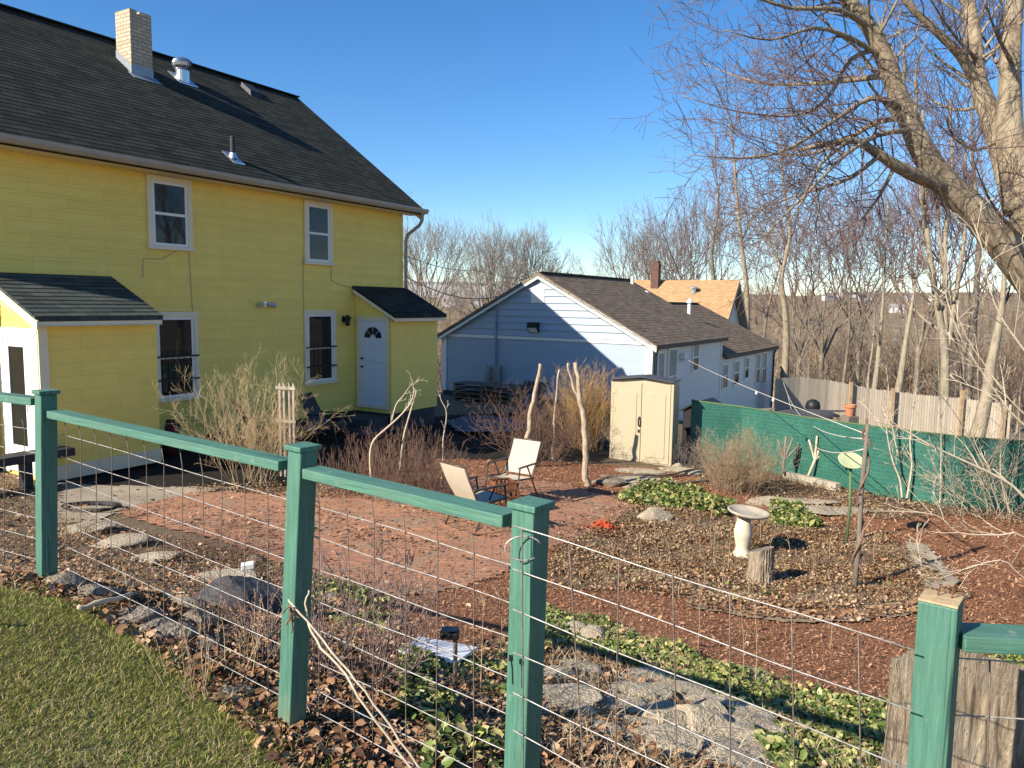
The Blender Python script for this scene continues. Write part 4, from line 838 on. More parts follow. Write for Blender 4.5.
# ---------------------------------------------------------------- green post and wire fence
FA=math.atan2(-.62,.78)
FEN=thing('garden_fence','green painted post and rail fence with galvanised wire mesh in the foreground','fence',(-.8,2.75,-1.62))
FO=np.array([-.8,2.75,-1.62]); 
def fb(m,name,mat,par=None,**k): return m.build(name,mat,par or FEN,org=FO,**k)
PT=[None,(at(46,394,3.75),at(47,600,3.75)),(at(303,450,2.75),at(291,740,2.75)),(at(531,508,2.08),at(522,768,2.08)),(at(941,600,1.6),at(929,768,1.6))]
p0t=np.array([-3.95,4.6,PT[1][0][2]+.02]); p0b=np.array([-3.95,4.6,-1.45]); PT[0]=(p0t,p0b)
p5t=np.array([2.5,1.50,PT[4][0][2]-.04]); p5b=np.array([2.5,1.50,-1.8]); PT.append((p5t,p5b))
posts=[]
for i,(a,b_) in enumerate(PT):
    d=nrm(b_-a); L=(a[2]-(gz(b_[0],b_[1])-.25))/-d[2]; q=a+d*L; m=MB()
    X=np.array([math.cos(FA),math.sin(FA),0])*.038; Yv=np.array([-math.sin(FA),math.cos(FA),0])*.038
    m.hexa([q-X-Yv,q+X-Yv,q+X+Yv,q-X+Yv,a-X-Yv,a+X-Yv,a+X+Yv,a-X+Yv]); p=fb(m,'post',M_GREEN,bevel=.004); posts.append(p)
    m=MB()
    if i!=4:
        k=1.28; z0=a+UPV*.001; z1=a+UPV*.02; m.hexa([z0-X*k-Yv*k,z0+X*k-Yv*k,z0+X*k+Yv*k,z0-X*k+Yv*k,z1-X*k-Yv*k,z1+X*k-Yv*k,z1+X*k+Yv*k,z1-X*k+Yv*k]); fb(m,'post_cap',M_GREEN,p,bevel=.004)
    else:
        z0=a+UPV*.001; z1=a+UPV*.006; k=.985; m.hexa([z0-X*k-Yv*k,z0+X*k-Yv*k,z0+X*k+Yv*k,z0-X*k+Yv*k,z1-X*k-Yv*k,z1+X*k-Yv*k,z1+X*k+Yv*k,z1-X*k+Yv*k]); fb(m,'cut_top',M_CUTWOOD,p)
        m=MB()
        for sx in (-.008,.018): m.tube([a+UPV*.005+X*sx/.038+Yv*.2,a+UPV*.03+X*(sx+.004)/.038+Yv*.2],.0016,6); m.tube([a+UPV*.03+X*(sx+.004)/.038+Yv*.2,a+UPV*.032+X*(sx+.004)/.038+Yv*.2],.0035,6)
        fb(m,'nail',M_RUST,p)
def rail(a,b_,ca=.05,cb=.05,w=.08,h=.036):
    d=nrm(b_-a); p=a+d*ca; q=b_-d*cb; L=np.linalg.norm(q-p); m=MB(); m.box((0,-w/2,-h/2),(L,w/2,h/2)); o=m.build('rail',M_GREENR,FEN,bevel=.003); o.location=tuple(p-FO); o.rotation_euler=(0,-math.asin(d[2]),math.atan2(d[1],d[0])); return o
rail(at(52,413,3.75),at(297,467,2.75),.03,.055); rail(at(303,470,2.75),at(528,523,2.08),.05,.06)
ra=at(45,402,3.75); rail(np.array([p0t[0],p0t[1],ra[2]-.0]),ra,.05,.05)
rb=at(941,636,1.6); rail(rb,np.array([p5t[0],p5t[1],rb[2]-.01]),.03,.05)
def panel(A,B,nv,ext=.0,off=0,first_v=.5,nseg=1):
    "A,B lists of 3d row ends; verticals nv"
    m=MB(); mv=MB(); rw=.0019
    for a,b_ in zip(A,B):
        n=14; pts=[a+(b_-a)*t+UPV*math.sin(t*9+a[2]*20)*.0025 for t in np.linspace(0,1,n)]; m.tube(pts,rw,5)
    for k in range(nv):
        t=(k+first_v)/nv; col=[a+(b_-a)*t for a,b_ in zip(A,B)]; dn=nrm(np.cross(B[0]-A[0],UPV))*.004
        if ext: col=[col[0]+UPV*ext+dn*3]+col
        lean=RNG.normal()*.003; col=[c+dn+nrm(B[0]-A[0])*lean*j for j,c in enumerate(col)]
        mv.tube(col,rw,5)
    o=fb(m,'wire_panel',M_WIRE,smooth=True); fb(mv,'upright_wires',M_WIRER,o,smooth=True); return o
dA=np.array([.03,.04,0])
r1a=[at(50,y,3.75)+dA for y in (435,458,481,503,525,547,568,585)]; r1b=[at(294,y,2.75)+dA for y in (508,539,570,601,631,661,691,713)]
panel(r1a,r1b,13,.10)
r2a=[at(298,y,2.75)+dA for y in (506,538,570,602,631,663,692,714)]; r2b=[at(526,y,2.08)+dA for y in (577,617,653,694,735,773,810,838)]
panel(r2a,r2b,7,.085,first_v=.45)
dB=np.array([-.03,-.045,0])
r3a=[at(513,y,2.03) for y in (526,568,610,652,692,731,770,802)]; r3b=[at(914,y,1.555) for y in (650,712,770,830,890,950,1008,1052)]
panel(r3a,r3b,7,0,first_v=.22)
r0b=[at(46,y,3.75)+dA for y in (435,458,481,503,525,547,568,585)]; r0a=[np.array([p0t[0],p0t[1]+.04,q[2]+.02]) for q in r0b]; panel(r0a,r0b,11,.05)
r4a=[at(945,y,1.66) for y in (657,715,775,838)]; r4b=[np.array([p5t[0],p5t[1]+.05,q[2]-.02]) for q in r4a]; panel(r4a,r4b,8,0)
m=MB(); c=at(519,548,2.03); a_=[c+RT*(.012+.05*math.cos(t))+UPV*.034*math.sin(t)-FW*.004 for t in np.linspace(.4,2*math.pi-.9,16)]; m.tube(a_,.0024,6); fb(m,'wire_loop',M_WIRE,smooth=True)
m=MB(); c=at(511,658,2.02); m.tube([c,c+np.array([.004,0,-.03]),c+np.array([.006,0,-.075])],.0025,6); m.box(c-.006,c+.006); fb(m,'cable_tie',M_BLACK)
# ---------------------------------------------------------------- green privacy fence
pb=[(690,462),(740,466),(800,478),(850,490),(900,500),(960,508),(1030,514),(1120,522)]
Q=GG(pb); HT=[]
tops={690:401,740:407.5,800:417.5,850:424.5,900:431,960:438,1030:443,1120:450}
GF=thing('privacy_fence','green chain link fence filled with privacy slats beyond the mulch','fence',Q[3]); m=MB(); pos=[]
s=0
for i in range(len(Q)):
    x,y=pb[i]; t=at(x,tops[x],Q[i][1]); HT.append(t)
for i in range(len(Q)-1):
    a,b_=Q[i]-UPV*.02,Q[i+1]-UPV*.02; ta,tb_=HT[i].copy(),HT[i+1].copy(); ta[:2]=a[:2]; tb_[:2]=b_[:2]; L=np.linalg.norm(b_-a); A=nrm((b_-a)*np.array([1,1,0])); n_=np.cross(A,UPV)*.012
    for sg in (1,-1):
        mm=[a+n_*sg,b_+n_*sg,tb_+n_*sg,ta+n_*sg]; j=len(m.v); m.v+= [tuple(q) for q in mm]; m.f.append((j,j+1,j+2,j+3)); m.uv+=[(s,0),(s+L,0),(s+L,tb_[2]-b_[2]),(s,ta[2]-a[2])]
    m.face([ta+n_,tb_+n_,tb_-n_,ta-n_]); s+=L
m.build('slat_panel',M_SLAT,GF,org=Q[3])
for i in range(len(Q)):
    mm=MB(); t=HT[i].copy(); t[:2]=Q[i][:2]; k=np.array([.02,.05,0]); mm.tube([Q[i]-UPV*.2+k,t+UPV*.03+k],.026,8); mm.build('post',M_GPOLE,GF,org=Q[3],smooth=True)
mm=MB(); mm.tube([np.r_[Q[i][:2],HT[i][2]+.015] for i in range(len(Q))],.018,6); mm.build('top_rail',M_GPOLE,GF,org=Q[3],smooth=True)
# concrete kerb under part of it
K=GG([(785,478),(800,482),(818,486),(838,491)]); m=MB()
for a,b_ in zip(K[:-1],K[1:]): m.bar(a+UPV*.05,b_+UPV*.05,.14,.2)
tag(m.build('concrete_kerb',M_CONC,None,bevel=.01),'short pale concrete kerb along the foot of the green fence','kerb')
# ---------------------------------------------------------------- grey stockade fence
WB=[(776,378,35.5),(800,376.5,36),(830,380,36.3),(870,388,36.2),(915,394,35.8),(960,397.5,35.2),(1003,403,34.3),(1012,404.5,34)]
WFt=[at(x,y,Yv) for x,y,Yv in WB]; o_=np.r_[WFt[3][:2],gz(*WFt[3][:2])]
WF=thing('stockade_fence','weathered grey wooden board fence at the bottom of the neighbouring lawn','fence',o_); m=MB(); s=0; r_=np.random.default_rng(5)
for a,b_ in zip(WFt[:-1],WFt[1:]):
    L=np.hypot(*(b_-a)[:2]); n=max(1,int(L/.105)); A=nrm((b_-a)*np.array([1,1,0])); N_=np.cross(A,UPV)*.011
    for k in range(n):
        p=a+(b_-a)*(k+.04)/n; q=a+(b_-a)*(k+.96)/n; h=r_.normal()*.013; z=gz(p[0],p[1])-.15; tp_=p[2]+h; mid=(p+q)/2
        for sg in (1,-1):
            P=[np.r_[p[:2],z],np.r_[q[:2],z],np.r_[q[:2],tp_-.05],np.r_[mid[:2],tp_],np.r_[p[:2],tp_-.05]]; P=[v+N_*sg for v in P]
            if sg<0: P=P[::-1]
            j=len(m.v); m.v+=[tuple(v) for v in P]; m.f.append(tuple(range(j,j+5))); m.uv+=[((s+k)*.105+.01+ (float((v-p)@A))*.8,v[2]) for v in P]
    s+=n
m.build('board_panel',M_BOARD,WF,org=o_)
for x,y,Yv in ((850,382,36.2),(892,388,35.9),(961,390,35.1),(1003,400,34.2)):
    t=at(x,y,Yv); mm=MB(); mm.box((t[0]-.07,t[1]-.2,gz(t[0],t[1])-.2),(t[0]+.07,t[1]-.06,t[2])); mm.build('post',M_STEM,WF,org=o_)
# ---------------------------------------------------------------- resin shed
c1,c2=G(612,459),G(668,465); SHa=math.atan2(c2[1]-c1[1],c2[0]-c1[0]); wd=1.5; sc=np.linalg.norm((c2-c1)[:2])
dp=at(640,460,1)[1]
A2=RAD(-24); mid=(c1+c2)/2; zb_=min(c1[2],c2[2])-.03
SH=thing('garden_shed','cream resin garden shed with closed double doors and dark roof','shed',(mid[0],mid[1],zb_),A2)
w=np.hypot(*(c2-c1)[:2]); 
w=1.36; dep=.62; h0=1.84
m=MB(); m.box((-w/2,.03,0),(w/2,dep,h0)); m.prism([(-w/2,.03,h0),(w/2,.03,h0),(0,.03,h0+.07)],(0,dep-.03,0)); m.box((-w/2-.02,.0,0),(-w/2+.04,.05,h0)); m.box((w/2-.04,0,0),(w/2+.02,.05,h0)); m.box((-w/2,-.02,0),(w/2,.03,.05))
for k in range(3): m.box((w/2,.12+k*.2,.08),(w/2+.012,.24+k*.2,h0-.1))
m.build('body',M_SHEDB,SH,bevel=.008)
m=MB(); zt=h0+.01
for sg in (-1,1): m.hexa([(0,-.07,zt+.085),(sg*(w/2+.03),-.07,zt),(sg*(w/2+.03),dep+.07,zt),(0,dep+.07,zt+.085),(0,-.07,zt+.105),(sg*(w/2+.03),-.07,zt+.025),(sg*(w/2+.03),dep+.07,zt+.025),(0,dep+.07,zt+.105)] if sg>0 else [(sg*(w/2+.03),-.07,zt),(0,-.07,zt+.085),(0,dep+.07,zt+.085),(sg*(w/2+.03),dep+.07,zt),(sg*(w/2+.03),-.07,zt+.025),(0,-.07,zt+.105),(0,dep+.07,zt+.105),(sg*(w/2+.03),dep+.07,zt+.025)])
m.build('roof',M_SHEDR,SH,bevel=.008)
for sg in (-1,1):
    m=MB(); x0,x1=(-w/2+.045,-.006) if sg<0 else (.006,w/2-.045); m.box((x0,-.012,.06),(x1,.02,h0-.03))
    a0,a1,z0,z1=x0+.1,x1-.1,.18,h0-.22
    pts=[(a0,z0),(a1,z0),(a1,z1-.04)]+[(a1+(a0-a1)*t,z1-.04+.06*math.sin(math.pi*t)) for t in np.linspace(0,1,9)[1:-1]]+[(a0,z1-.04)]
    m.prism([(x,-.024,z) for x,z in pts],(0,.012,0)); mm=[(x+( (a0+a1)/2-x)*.1,z+((z0+z1)/2-z)*.035) for x,z in pts]; m.prism([(x,-.018,z) for x,z in mm],(0,.01,0))
    d_=m.build('door',M_SHEDB,SH,bevel=.004)
    if sg<0:
        for q in (.3,.75,1.2,1.6):
            k=MB(); k.box((x0-.03,-.02,q-.05),(x0+.05,-.011,q+.05)); k.build('hinge',M_SHEDB,d_)
        k=MB(); k.tube([(x1-.03,-.02,.86),(x1-.035,-.07,.90),(x1-.035,-.07,1.02),(x1-.03,-.02,1.06)],.018,8); k.box((x1-.06,-.03,.72),(x1-.02,-.013,.78)); k.build('handle',M_BLACK,d_,smooth=False)
# ---------------------------------------------------------------- folding chairs
def chair(label,base,ang):
    o=thing('patio_chair',label,'chair',base,ang,'folding sling chairs on the brick patio'); r=.013; W=.27   # faces +y
    bt,bs=np.array([0,-.42,.93]),np.array([0,-.18,.40]); 
    def sling(name,P0,P1,sag):
        m=MB(); n=8
        for i in range(n):
            t0,t1=i/n,(i+1)/n; f=lambda t:P0+(P1-P0)*t
            nn=nrm(np.cross(P1-P0,(1,0,0)))
            a,b_=f(t0)+nn*sag*math.sin(math.pi*t0),f(t1)+nn*sag*math.sin(math.pi*t1); e=np.array([W-.015,0,0])
            m.hexa([a-e-nn*.003,a+e-nn*.003,b_+e-nn*.003,b_-e-nn*.003,a-e+nn*.003,a+e+nn*.003,b_+e+nn*.003,b_-e+nn*.003])
        return m.build(name,M_SLING,o,weld=True)
    sling('backrest',bs+np.array([0,.02,.03]),bt,-.02); sling('seat',np.array([0,-.16,.385]),np.array([0,.32,.43]),.025)
    m=MB()
    for s in (-1,1): m.tube([(s*W,-.14,.34),(s*W,-.19,.42),(s*W,-.42,.935)],r,8)
    m.tube([(-W,-.42,.935),(W,-.42,.935)],r,8); m.build('back_frame',M_FRAME,o,smooth=True)
    m=MB()
    for s in (-1,1): m.tube([(s*W,-.2,.375),(s*W,.33,.43)],r,8)
    m.tube([(-W,.33,.43),(W,.33,.43)],r,8); m.build('seat_frame',M_FRAME,o,smooth=True)
    for s in (-1,1):
        m=MB(); m.tube([(s*(W+.03),.36,.01),(s*(W+.03),.24,.60)],r,8); m.build('leg',M_FRAME,o,smooth=True)
        m=MB(); m.tube([(s*(W+.045),-.30,.01),(s*(W+.045),.05,.60)],r,8); m.build('leg',M_FRAME,o,smooth=True)
        m=MB(); m.hexa([(s*(W+.035)-.025,-.3,.605),(s*(W+.035)+.025,-.3,.605),(s*(W+.035)+.025,.28,.605),(s*(W+.035)-.025,.28,.605),(s*(W+.035)-.025,-.3,.63),(s*(W+.035)+.025,-.3,.63),(s*(W+.035)+.022,.28,.625),(s*(W+.035)-.022,.28,.625)]); m.build('armrest',M_FRAME,o,bevel=.006)
    m=MB(); m.tube([(-W-.045,-.29,.03),(W+.045,-.29,.03)],r,8); m.tube([(-W-.03,.355,.03),(W+.03,.355,.03)],r,8); m.build('crossbar',M_FRAME,o,smooth=True)
    return o
b1=G(476,528); chair('beige sling folding chair seen from behind, nearer of the two on the patio',b1,RAD(-48))
b2=G(512,501); chair('beige sling folding chair facing the fence, farther of the two by the mulch',b2,RAD(146))
# rusty lattice basket
b3=G(502,511); BK=thing('fire_basket','rusty tapered lattice basket between the two beige chairs','fire basket',b3,RAD(20)); m=MB(); hb,wb,wt=.46,.25,.15
for k in range(4):
    ca,sa=math.cos(k*math.pi/2),math.sin(k*math.pi/2); rot=lambda x,y,z:np.array([x*ca-y*sa,x*sa+y*ca,z])
    wz=lambda z:wb+(wt-wb)*z/hb
    for j in range(6):
        t=-1+2*j/5; m.bar(rot(t*wb,-wb,0),rot(t*wt,-wt,hb),.035,.012,up=rot(0,1,0))
    for z in (.03,.14,.25,.36,.45): m.bar(rot(-wz(z),-wz(z)-.008,z),rot(wz(z),-wz(z)-.008,z),.012,.035)
m.build('lattice',M_RUST,BK); m=MB().box((-.2,-.2,.02),(.2,.2,.04)); m.build('base',M_RUST,BK)
# bird bath and stump
b4=G(742,557); BB=thing('bird_bath','cast stone bird bath with wide shallow bowl on a cream vase pedestal','bird bath',b4)
hh=at(748,512,b4[1])[2]-b4[2]
m=MB(); m.lathe([(0,0),(.15,0),(.15,.05),(.11,.09),(.10,.15),(.135,.28),(.14,.36),(.11,.47),(.075,.56),(.07,hh-.1),(.1,hh-.05)],n=24); m.v=[(x*.85,y*.85,z) for x,y,z in m.v]; m.build('pedestal',simple('cream_pedestal',(.60,.53,.39),.85,.15,5,60,.3),BB,smooth=True)
m=MB(); m.lathe([(.06,hh-.07),(.15,hh-.05),(.262,hh-.005),(.277,hh+.02),(.264,hh+.03),(.24,hh+.018),(.2,hh-.012),(.1,hh-.02),(0,hh-.022)],n=36); bo=m.build('bowl',M_CONC,BB,smooth=True); bo.rotation_euler=(RAD(2),RAD(5),0)
def stump(name,label,base,r,h,mat,slant=0,seed=0,flare=.35,par=None,top=True):
    o=thing(name,label,'tree stump',base); n=230; rr=np.random.default_rng(seed); m=MB(); rings=[]
    ph=rr.uniform(0,6,6); am=rr.uniform(.2,1,6)
    cv=lambda k: np.convolve(rr.normal(size=n+k-1),np.ones(k)/math.sqrt(k),'valid')[:n]; rid=cv(3)*.04+cv(9)*.035; rid2=cv(3)*.028+cv(7)*.02; zs=[-.15]+list(np.linspace(0,1,26)); f1,f2=rr.uniform(0,6,2)
    for z in zs:
        k=1+flare*math.exp(-max(z,0)*h*6); ring=[]
        for j in range(n):
            a=2*math.pi*j/n; rd=r*k*(1+.06*sum(am[i]*math.sin((i+2)*a+ph[i]) for i in range(6))/2+rid[j]*(1-z*.5)+rid2[j]*z+.008*rr.normal()+.022*math.sin(7*a+9*z*h+f1)*math.sin(5*z*h+3*a+f2)+.016*math.sin(23*a-14*z*h+f2)*math.sin(31*z*h+4*a)); zz=z*h+(slant[0]*math.cos(a)+slant[1]*math.sin(a))*rd*max(z,0) if slant else z*h
            ring.append(np.array([rd*math.cos(a),rd*math.sin(a),zz]))
        rings.append(ring)
    for i in range(len(rings)-1):
        for j in range(n): m.face([rings[i][j],rings[i][(j+1)%n],rings[i+1][(j+1)%n],rings[i+1][j]])
    m.build('bark',mat,o,smooth=True)
    m=MB(); c=sum(rings[-1])/n-UPV*.03
    for j in range(n): m.face([rings[-1][j]*.97+c*.03-UPV*.006,rings[-1][(j+1)%n]*.97+c*.03-UPV*.006,c])
    m.build('cut_face',M_OLDW,o)
    return o
b5=G(760,584); stump('tree_stump','small weathered stump standing right of the bird bath pedestal',b5,.125,.42,M_STUMP,(.25,-.25),3,.35)
c=at(992,692,2.25); zb2=gz(c[0],c[1]); stump('tree_stump','broad pale weathered stump just behind the cut-topped fence post at lower right',(c[0],c[1]+.0,zb2),.27,c[2]-zb2,M_STUMP2,(-.5,-.6),9,.4)
# yellow-green dish on a stake
b6=G(846,546); t6=at(851,461,b6[1]); DS=thing('feeder_dish','yellow-green round dish on a thin green stake in the leafy bed','feeder',b6); hz=t6[2]-b6[2]
m=MB(); m.tube([(0,0,-.1),(.02,0,hz*.5),(t6[0]-b6[0],0,hz-.1)],.02,8); m.build('stake',M_GPOLE,DS,smooth=True)
m=MB(); cx=t6[0]-b6[0]
m.lathe([(0,-.04),(.09,-.03),(.165,.0),(.175,.02),(.165,.02),(.09,-.005),(0,-.012)],n=28); d_=m.build('dish',M_LIME,DS,smooth=True); d_.location=(cx,0,hz); d_.rotation_euler=(RAD(30),RAD(-4),0)
# rough pole with old vine
b7=G(854,591); t7=at(868,424,b7[1]+.1); VP=thing('rough_pole','tall rough wooden pole wrapped in dead vine standing in the leafy bed','pole',b7); v=t7-b7
m=MB(); m.tube([(0,0,-.2),v*.3+np.array([.01,0,0]),v*.6+np.array([-.012,0,0]),v],[.034,.03,.027,.022],8); m.build('pole',M_OLDW,VP,smooth=True)
m=MB()
m.tube([v*t+np.array([.045*math.cos(t*16),.045*math.sin(t*16),0]) for t in np.linspace(0,.97,50)],.013,5); 
for t in (.18,.33,.57,.93):
    p=v*t
    for k in range(5): q=p+rnd()*.04; m.tube([p,q,q+rnd()*.05],.014,5)
m.build('dead_vine',M_BRAMB,VP)
# peeling posts by the white gable
def crooked(name,label,cat,pl,Y,r,mat,group=None,stubs=0):
    P=[at(x,y,Y) for x,y in pl]; b_=P[0].copy(); o=thing(name,label,cat,b_,0,group); n=len(P); PP,RR=smooth_path([p-b_ for p in P],[r*(1-.45*i/(n-1)) for i in range(n)],4); m=MB(); 
    PP=[p+rnd()*r*.25 for p in PP]; m.tube(PP,RR,9); m.build('stem',mat,o,smooth=True)
    if stubs:
        for s_ in range(stubs):
            p=PP[int(len(PP)*RNG.uniform(.3,.95))]; q=p+nrm(rnd()+UPV)*r*4; m=MB(); m.tube([p,q],[r*.6,r*.35],7); m.build('side_stub',mat,o,smooth=True)
    return o
g_=G(522,470); crooked('bark_pole','thick peeling pale trunk leaning right behind the far beige chair','tree trunk',[(522,474),(527,446),(531,415),(536,388),(541,363)],g_[1]+.3,.062,M_BIRCH,stubs=0)
g_=G(587,487); crooked('bark_pole','pale peeling trunk forked near the top, right of the beige chairs','tree trunk',[(587,491),(586,458),(584,425),(580,395),(575,363)],g_[1],.066,M_BIRCH,stubs=0)
crooked('bark_pole','thin pale peeling stem crossing the top of the forked trunk','tree trunk',[(586,440),(580,405),(573,385),(567,363)],g_[1]+.08,.034,M_BIRCH)
g_=G(556,468); crooked('bark_pole','thin broken pale stem between the two peeling trunks among brambles','tree trunk',[(553,470),(554,440),(555,415),(559,370)],g_[1]+1.0,.036,M_BIRCH,stubs=0)
M_TRELL=simple('peeling_white_wood',(.44,.38,.30),.8,.3,9,60,.3,c2=(.3,.25,.19))
# white trellis
b8=G(288,492); Yt=b8[1]+1.0; b8=at(288,486,Yt); b8[2]=gz(b8[0],b8[1]); TR=thing('garden_trellis','small white peeling wooden trellis inside the ochre bush by the yellow wall','trellis',b8,RAD(-20)); zt=at(285,373,Yt)[2]-b8[2]; zr=at(288,388,Yt)[2]-b8[2]; zr2=at(288,421,Yt)[2]-b8[2]
for x in (-.13,-.045,.06,.14):
    m=MB(); top=zr+.07 if x!=-.07 else zt; m.bar((x,0,-.1),(x,0,top-.03),.035,.03,up=(0,1,0)); m.prism([(x-.0175,-.015,top-.03),(x+.0175,-.015,top-.03),(x,-.015,top+.03)],(0,.03,0)); m.build('upright',M_TRELL,TR)
for z in (zr,zr2,zr2-.75):
    m=MB(); m.bar((-.19,-.025,z),(.19,-.025,z),.02,.05); m.build('crosspiece',M_TRELL,TR)
# orange fabric, board, light, boulder items
b9=G(601,530); m=MB(); rr9=np.random.default_rng(8)
for k in range(13):
    c=np.array([rr9.normal()*.07,rr9.normal()*.06,.03+rr9.random()*.07]); a0=rr9.uniform(0,6); e=rr9.uniform(.05,.14); n_=nrm(rr9.normal(size=3)+np.array([0,0,1.2])); X=nrm(np.cross(n_,(1,0,.2))); Y_=np.cross(n_,X)
    P=[b9+c+X*e*math.cos(t)*(1+.3*math.sin(2*t+a0))+Y_*e*.8*math.sin(t)+UPV*.03*math.sin(3*t+a0) for t in np.linspace(a0,a0+6.6,18)]; P=[np.r_[p[:2],b9[2]+.02+.45*max(0,p[2]-b9[2])] for p in P]; m.tube(P,.011,6)
tag(m.build('orange_rope',M_ORANGE,None,smooth=True),'crumpled tangle of orange rope at the edge of the brick patio','rope')
B0=G(436,664); PB=thing('white_board','small white board lying flat on the mulch behind the wire fence','board',B0); m=MB()
cs=[(-.23,-.12,.04),(.12,-.20,.04),(.24,.10,.12),(-.12,.18,.12)]; m.prism([np.array([x,y,gz(B0[0]+x,B0[1]+y)-B0[2]+k]) for x,y,k in cs],(0,0,.015)); m.build('sheet',M_PAPER,PB)
b10=G(455,690); t10=at(455,634,b10[1]); SL_=thing('stake_light','black garden stake light beside the white board','garden light',b10); hz=t10[2]-b10[2]
m=MB(); m.tube([(0,0,-.05),(0,0,hz-.02)],.011,8); m.build('stake',M_OLDW,SL_); m=MB(); m.box((-.075,-.035,hz-.02),(.02,.035,hz+.02)); m.build('lamp_head',M_BLACK,SL_,bevel=.01); m=MB(); m.box((-.07,-.03,hz+.021),(.015,.03,hz+.026)); m.build('solar_panel',M_GLASS,SL_)
# dark bench at left by the porch
b11=G(28,488); BE=thing('garden_bench','dark weathered plank bench in front of the white porch door','bench',b11,RAD(59)); m=MB(); m.box((-1.2,-.17,.40),(.62,.17,.52)); m.build('seat',M_DARK,BE,bevel=.01)
for x in (-1.0,-.02):
    m=MB(); m.box((x-.05,-.1,-.05),(x+.05,.1,.40)); m.build('leg',M_DARK,BE)
# ---------------------------------------------------------------- shrubs
def shrub(name,label,cat,base,H,W,n,mat,r=.004,kids=3,curl=.12,splay=.5,trop=.03,group=None,klen=.35,ang=35,base_r=None,n3=1,parent=None,sub='stems'):
    o=thing(name,label,cat,base,0,group); T=SEG(); br=base_r or W*.35
    for i in range(n):
        a=RNG.uniform(0,6.28); q=br*math.sqrt(RNG.random()); p=np.array([q*math.cos(a),q*math.sin(a),-.03]); d=np.array([math.cos(a)*splay*q/br,math.sin(a)*splay*q/br,1.])+rnd()*.2
        c=dict(levels=2,kids=[kids,n3],ratio=[klen,.5],wander=[curl,curl*1.3],trop=[trop,trop*.5],ang=[ang,ang],seg=[H/6,H/10],t0=[.2,.2],rr=.65,rmin=r*.45,taper=.45,upbias=.4)
        grow(T,p,d,H*RNG.uniform(.55,1.08),r*RNG.uniform(.7,1.2),0,c)
    T.mesh(sub,mat,o); return o
def gy(px,py): return G(px,py)
q=gy(250,492); q=at(252,470,q[1]+.6); q[2]=gz(q[0],q[1]); hb=at(240,362,q[1])[2]-q[2]
shrub('ochre_bush','large ochre twiggy leafless bush against the yellow wall around the white trellis','bush',q,hb*.98,1.2,44,M_OCH,.003,13,.12,.36,.0,klen=.28,ang=48,base_r=.36,n3=6)
q=gy(405,496); shrub('dead_perennials','clump of dead red-brown stalks at the corner of the patio left of the chairs','dead plants',q,1.05,1.5,190,M_BRAMB,.004,7,.06,.2,.04,klen=.26,base_r=.72,n3=2)
q=gy(350,492); shrub('dead_perennials','low dark dead stalks in the house shade behind the second fence post','dead plants',q,.85,.9,60,M_BRAMB,.0045,3,.06,.2,.04,klen=.3,base_r=.45)
q=gy(605,458); hb=at(605,368,q[1])[2]-q[2]; shrub('russet_shrub','dense russet-brown upright shrub left of the cream shed','shrub',q+np.array([-.3,.95,0]),hb*.95,.8,110,island('russet_twigs',[(0,(.22,.125,.055)),(.5,(.40,.25,.11)),(1,(.52,.35,.17))]),.005,12,.07,.22,.02,klen=.26,ang=40,base_r=.34,n3=6)
q=gy(548,470); q=q+np.array([-.3,1.1,0]); q[2]=gz(q[0],q[1]); hb=at(556,385,q[1])[2]-q[2]
shrub('bramble_thicket','tangled reddish brambles in front of the blue-shaded gable','brambles',q,hb*1.0,1.6,60,M_BRAMB,.005,9,.22,.6,-.02,klen=.42,ang=55,base_r=.55,n3=4)
q=gy(735,492); hb=at(735,424,q[1])[2]-q[2]; shrub('straw_shrub','straw-coloured twiggy shrub between the shed and the green fence','shrub',q,hb*.9,1.2,110,M_STEM,.0038,10,.1,.42,.01,klen=.33,ang=42,base_r=.45,n3=6)
q=gy(690,470); shrub('grey_brush','small grey leafless brush in the shade beside the shed','brush',q+np.array([0,.4,0]),.7,.8,40,M_TWIGG,.004,6,.14,.7,.0,klen=.5,base_r=.25,n3=3)
# pale crooked saplings
def whip(name,label,pl,Y,r,mat=M_PALEST,kids=3,cat='sapling',L=.5,group=None):
    P=[at(x,y,Y+(dy if len(t)>2 else 0)) for t in pl for x,y,dy in [(t[0],t[1],t[2] if len(t)>2 else 0)]]; P=([np.array([P[0][0]+.25,P[0][1]+.1,gz(P[0][0]+.25,P[0][1]+.1)-.05])]+P) if name=='pale_branch' else P; b_=P[0].copy(); o=thing(name,label,cat,b_,0,group); T=SEG(); n=len(P)
    PP,RR=smooth_path([p-b_ for p in P],[r*(1-.7*i/(n-1)) for i in range(n)],3); T.add(PP,RR)
    c=dict(levels=3,kids=[3,2,2,0],ratio=[.5,.5,.5],wander=[.12,.16,.2],trop=[.03,.03,.02],ang=[45,45,45],seg=[.14,.1,.08],t0=[.3,.2,.2],rr=.5,rmin=.0022,taper=.4,upbias=.4)
    if kids:
        branch(T,PP,RR,L,0,c,None,t0=.35,kids=kids)
    T.mesh('stem',mat,o,5)
    return o
Yc=G(372,500)[1]
whip('crooked_sapling','pale sapling arching up to the right from the dead stalks before the yellow entry',[(371,478),(370,455),(374,440),(388,427),(402,414),(411,402),(414,390),(411,384)],Yc,.02,kids=5)
whip('crooked_sapling','upright pale sapling with a crooked forked top in front of the yellow entry wall',[(400,470),(403,440),(408,420),(414,400),(416,392),(413,385),(420,380)],Yc+.2,.017,kids=6,L=.7)
whip('crooked_sapling','thin pale leaning twig joining the crooked forked top',[(392,420),(396,405),(403,396),(410,386)],Yc+.1,.012,kids=3,L=.4)
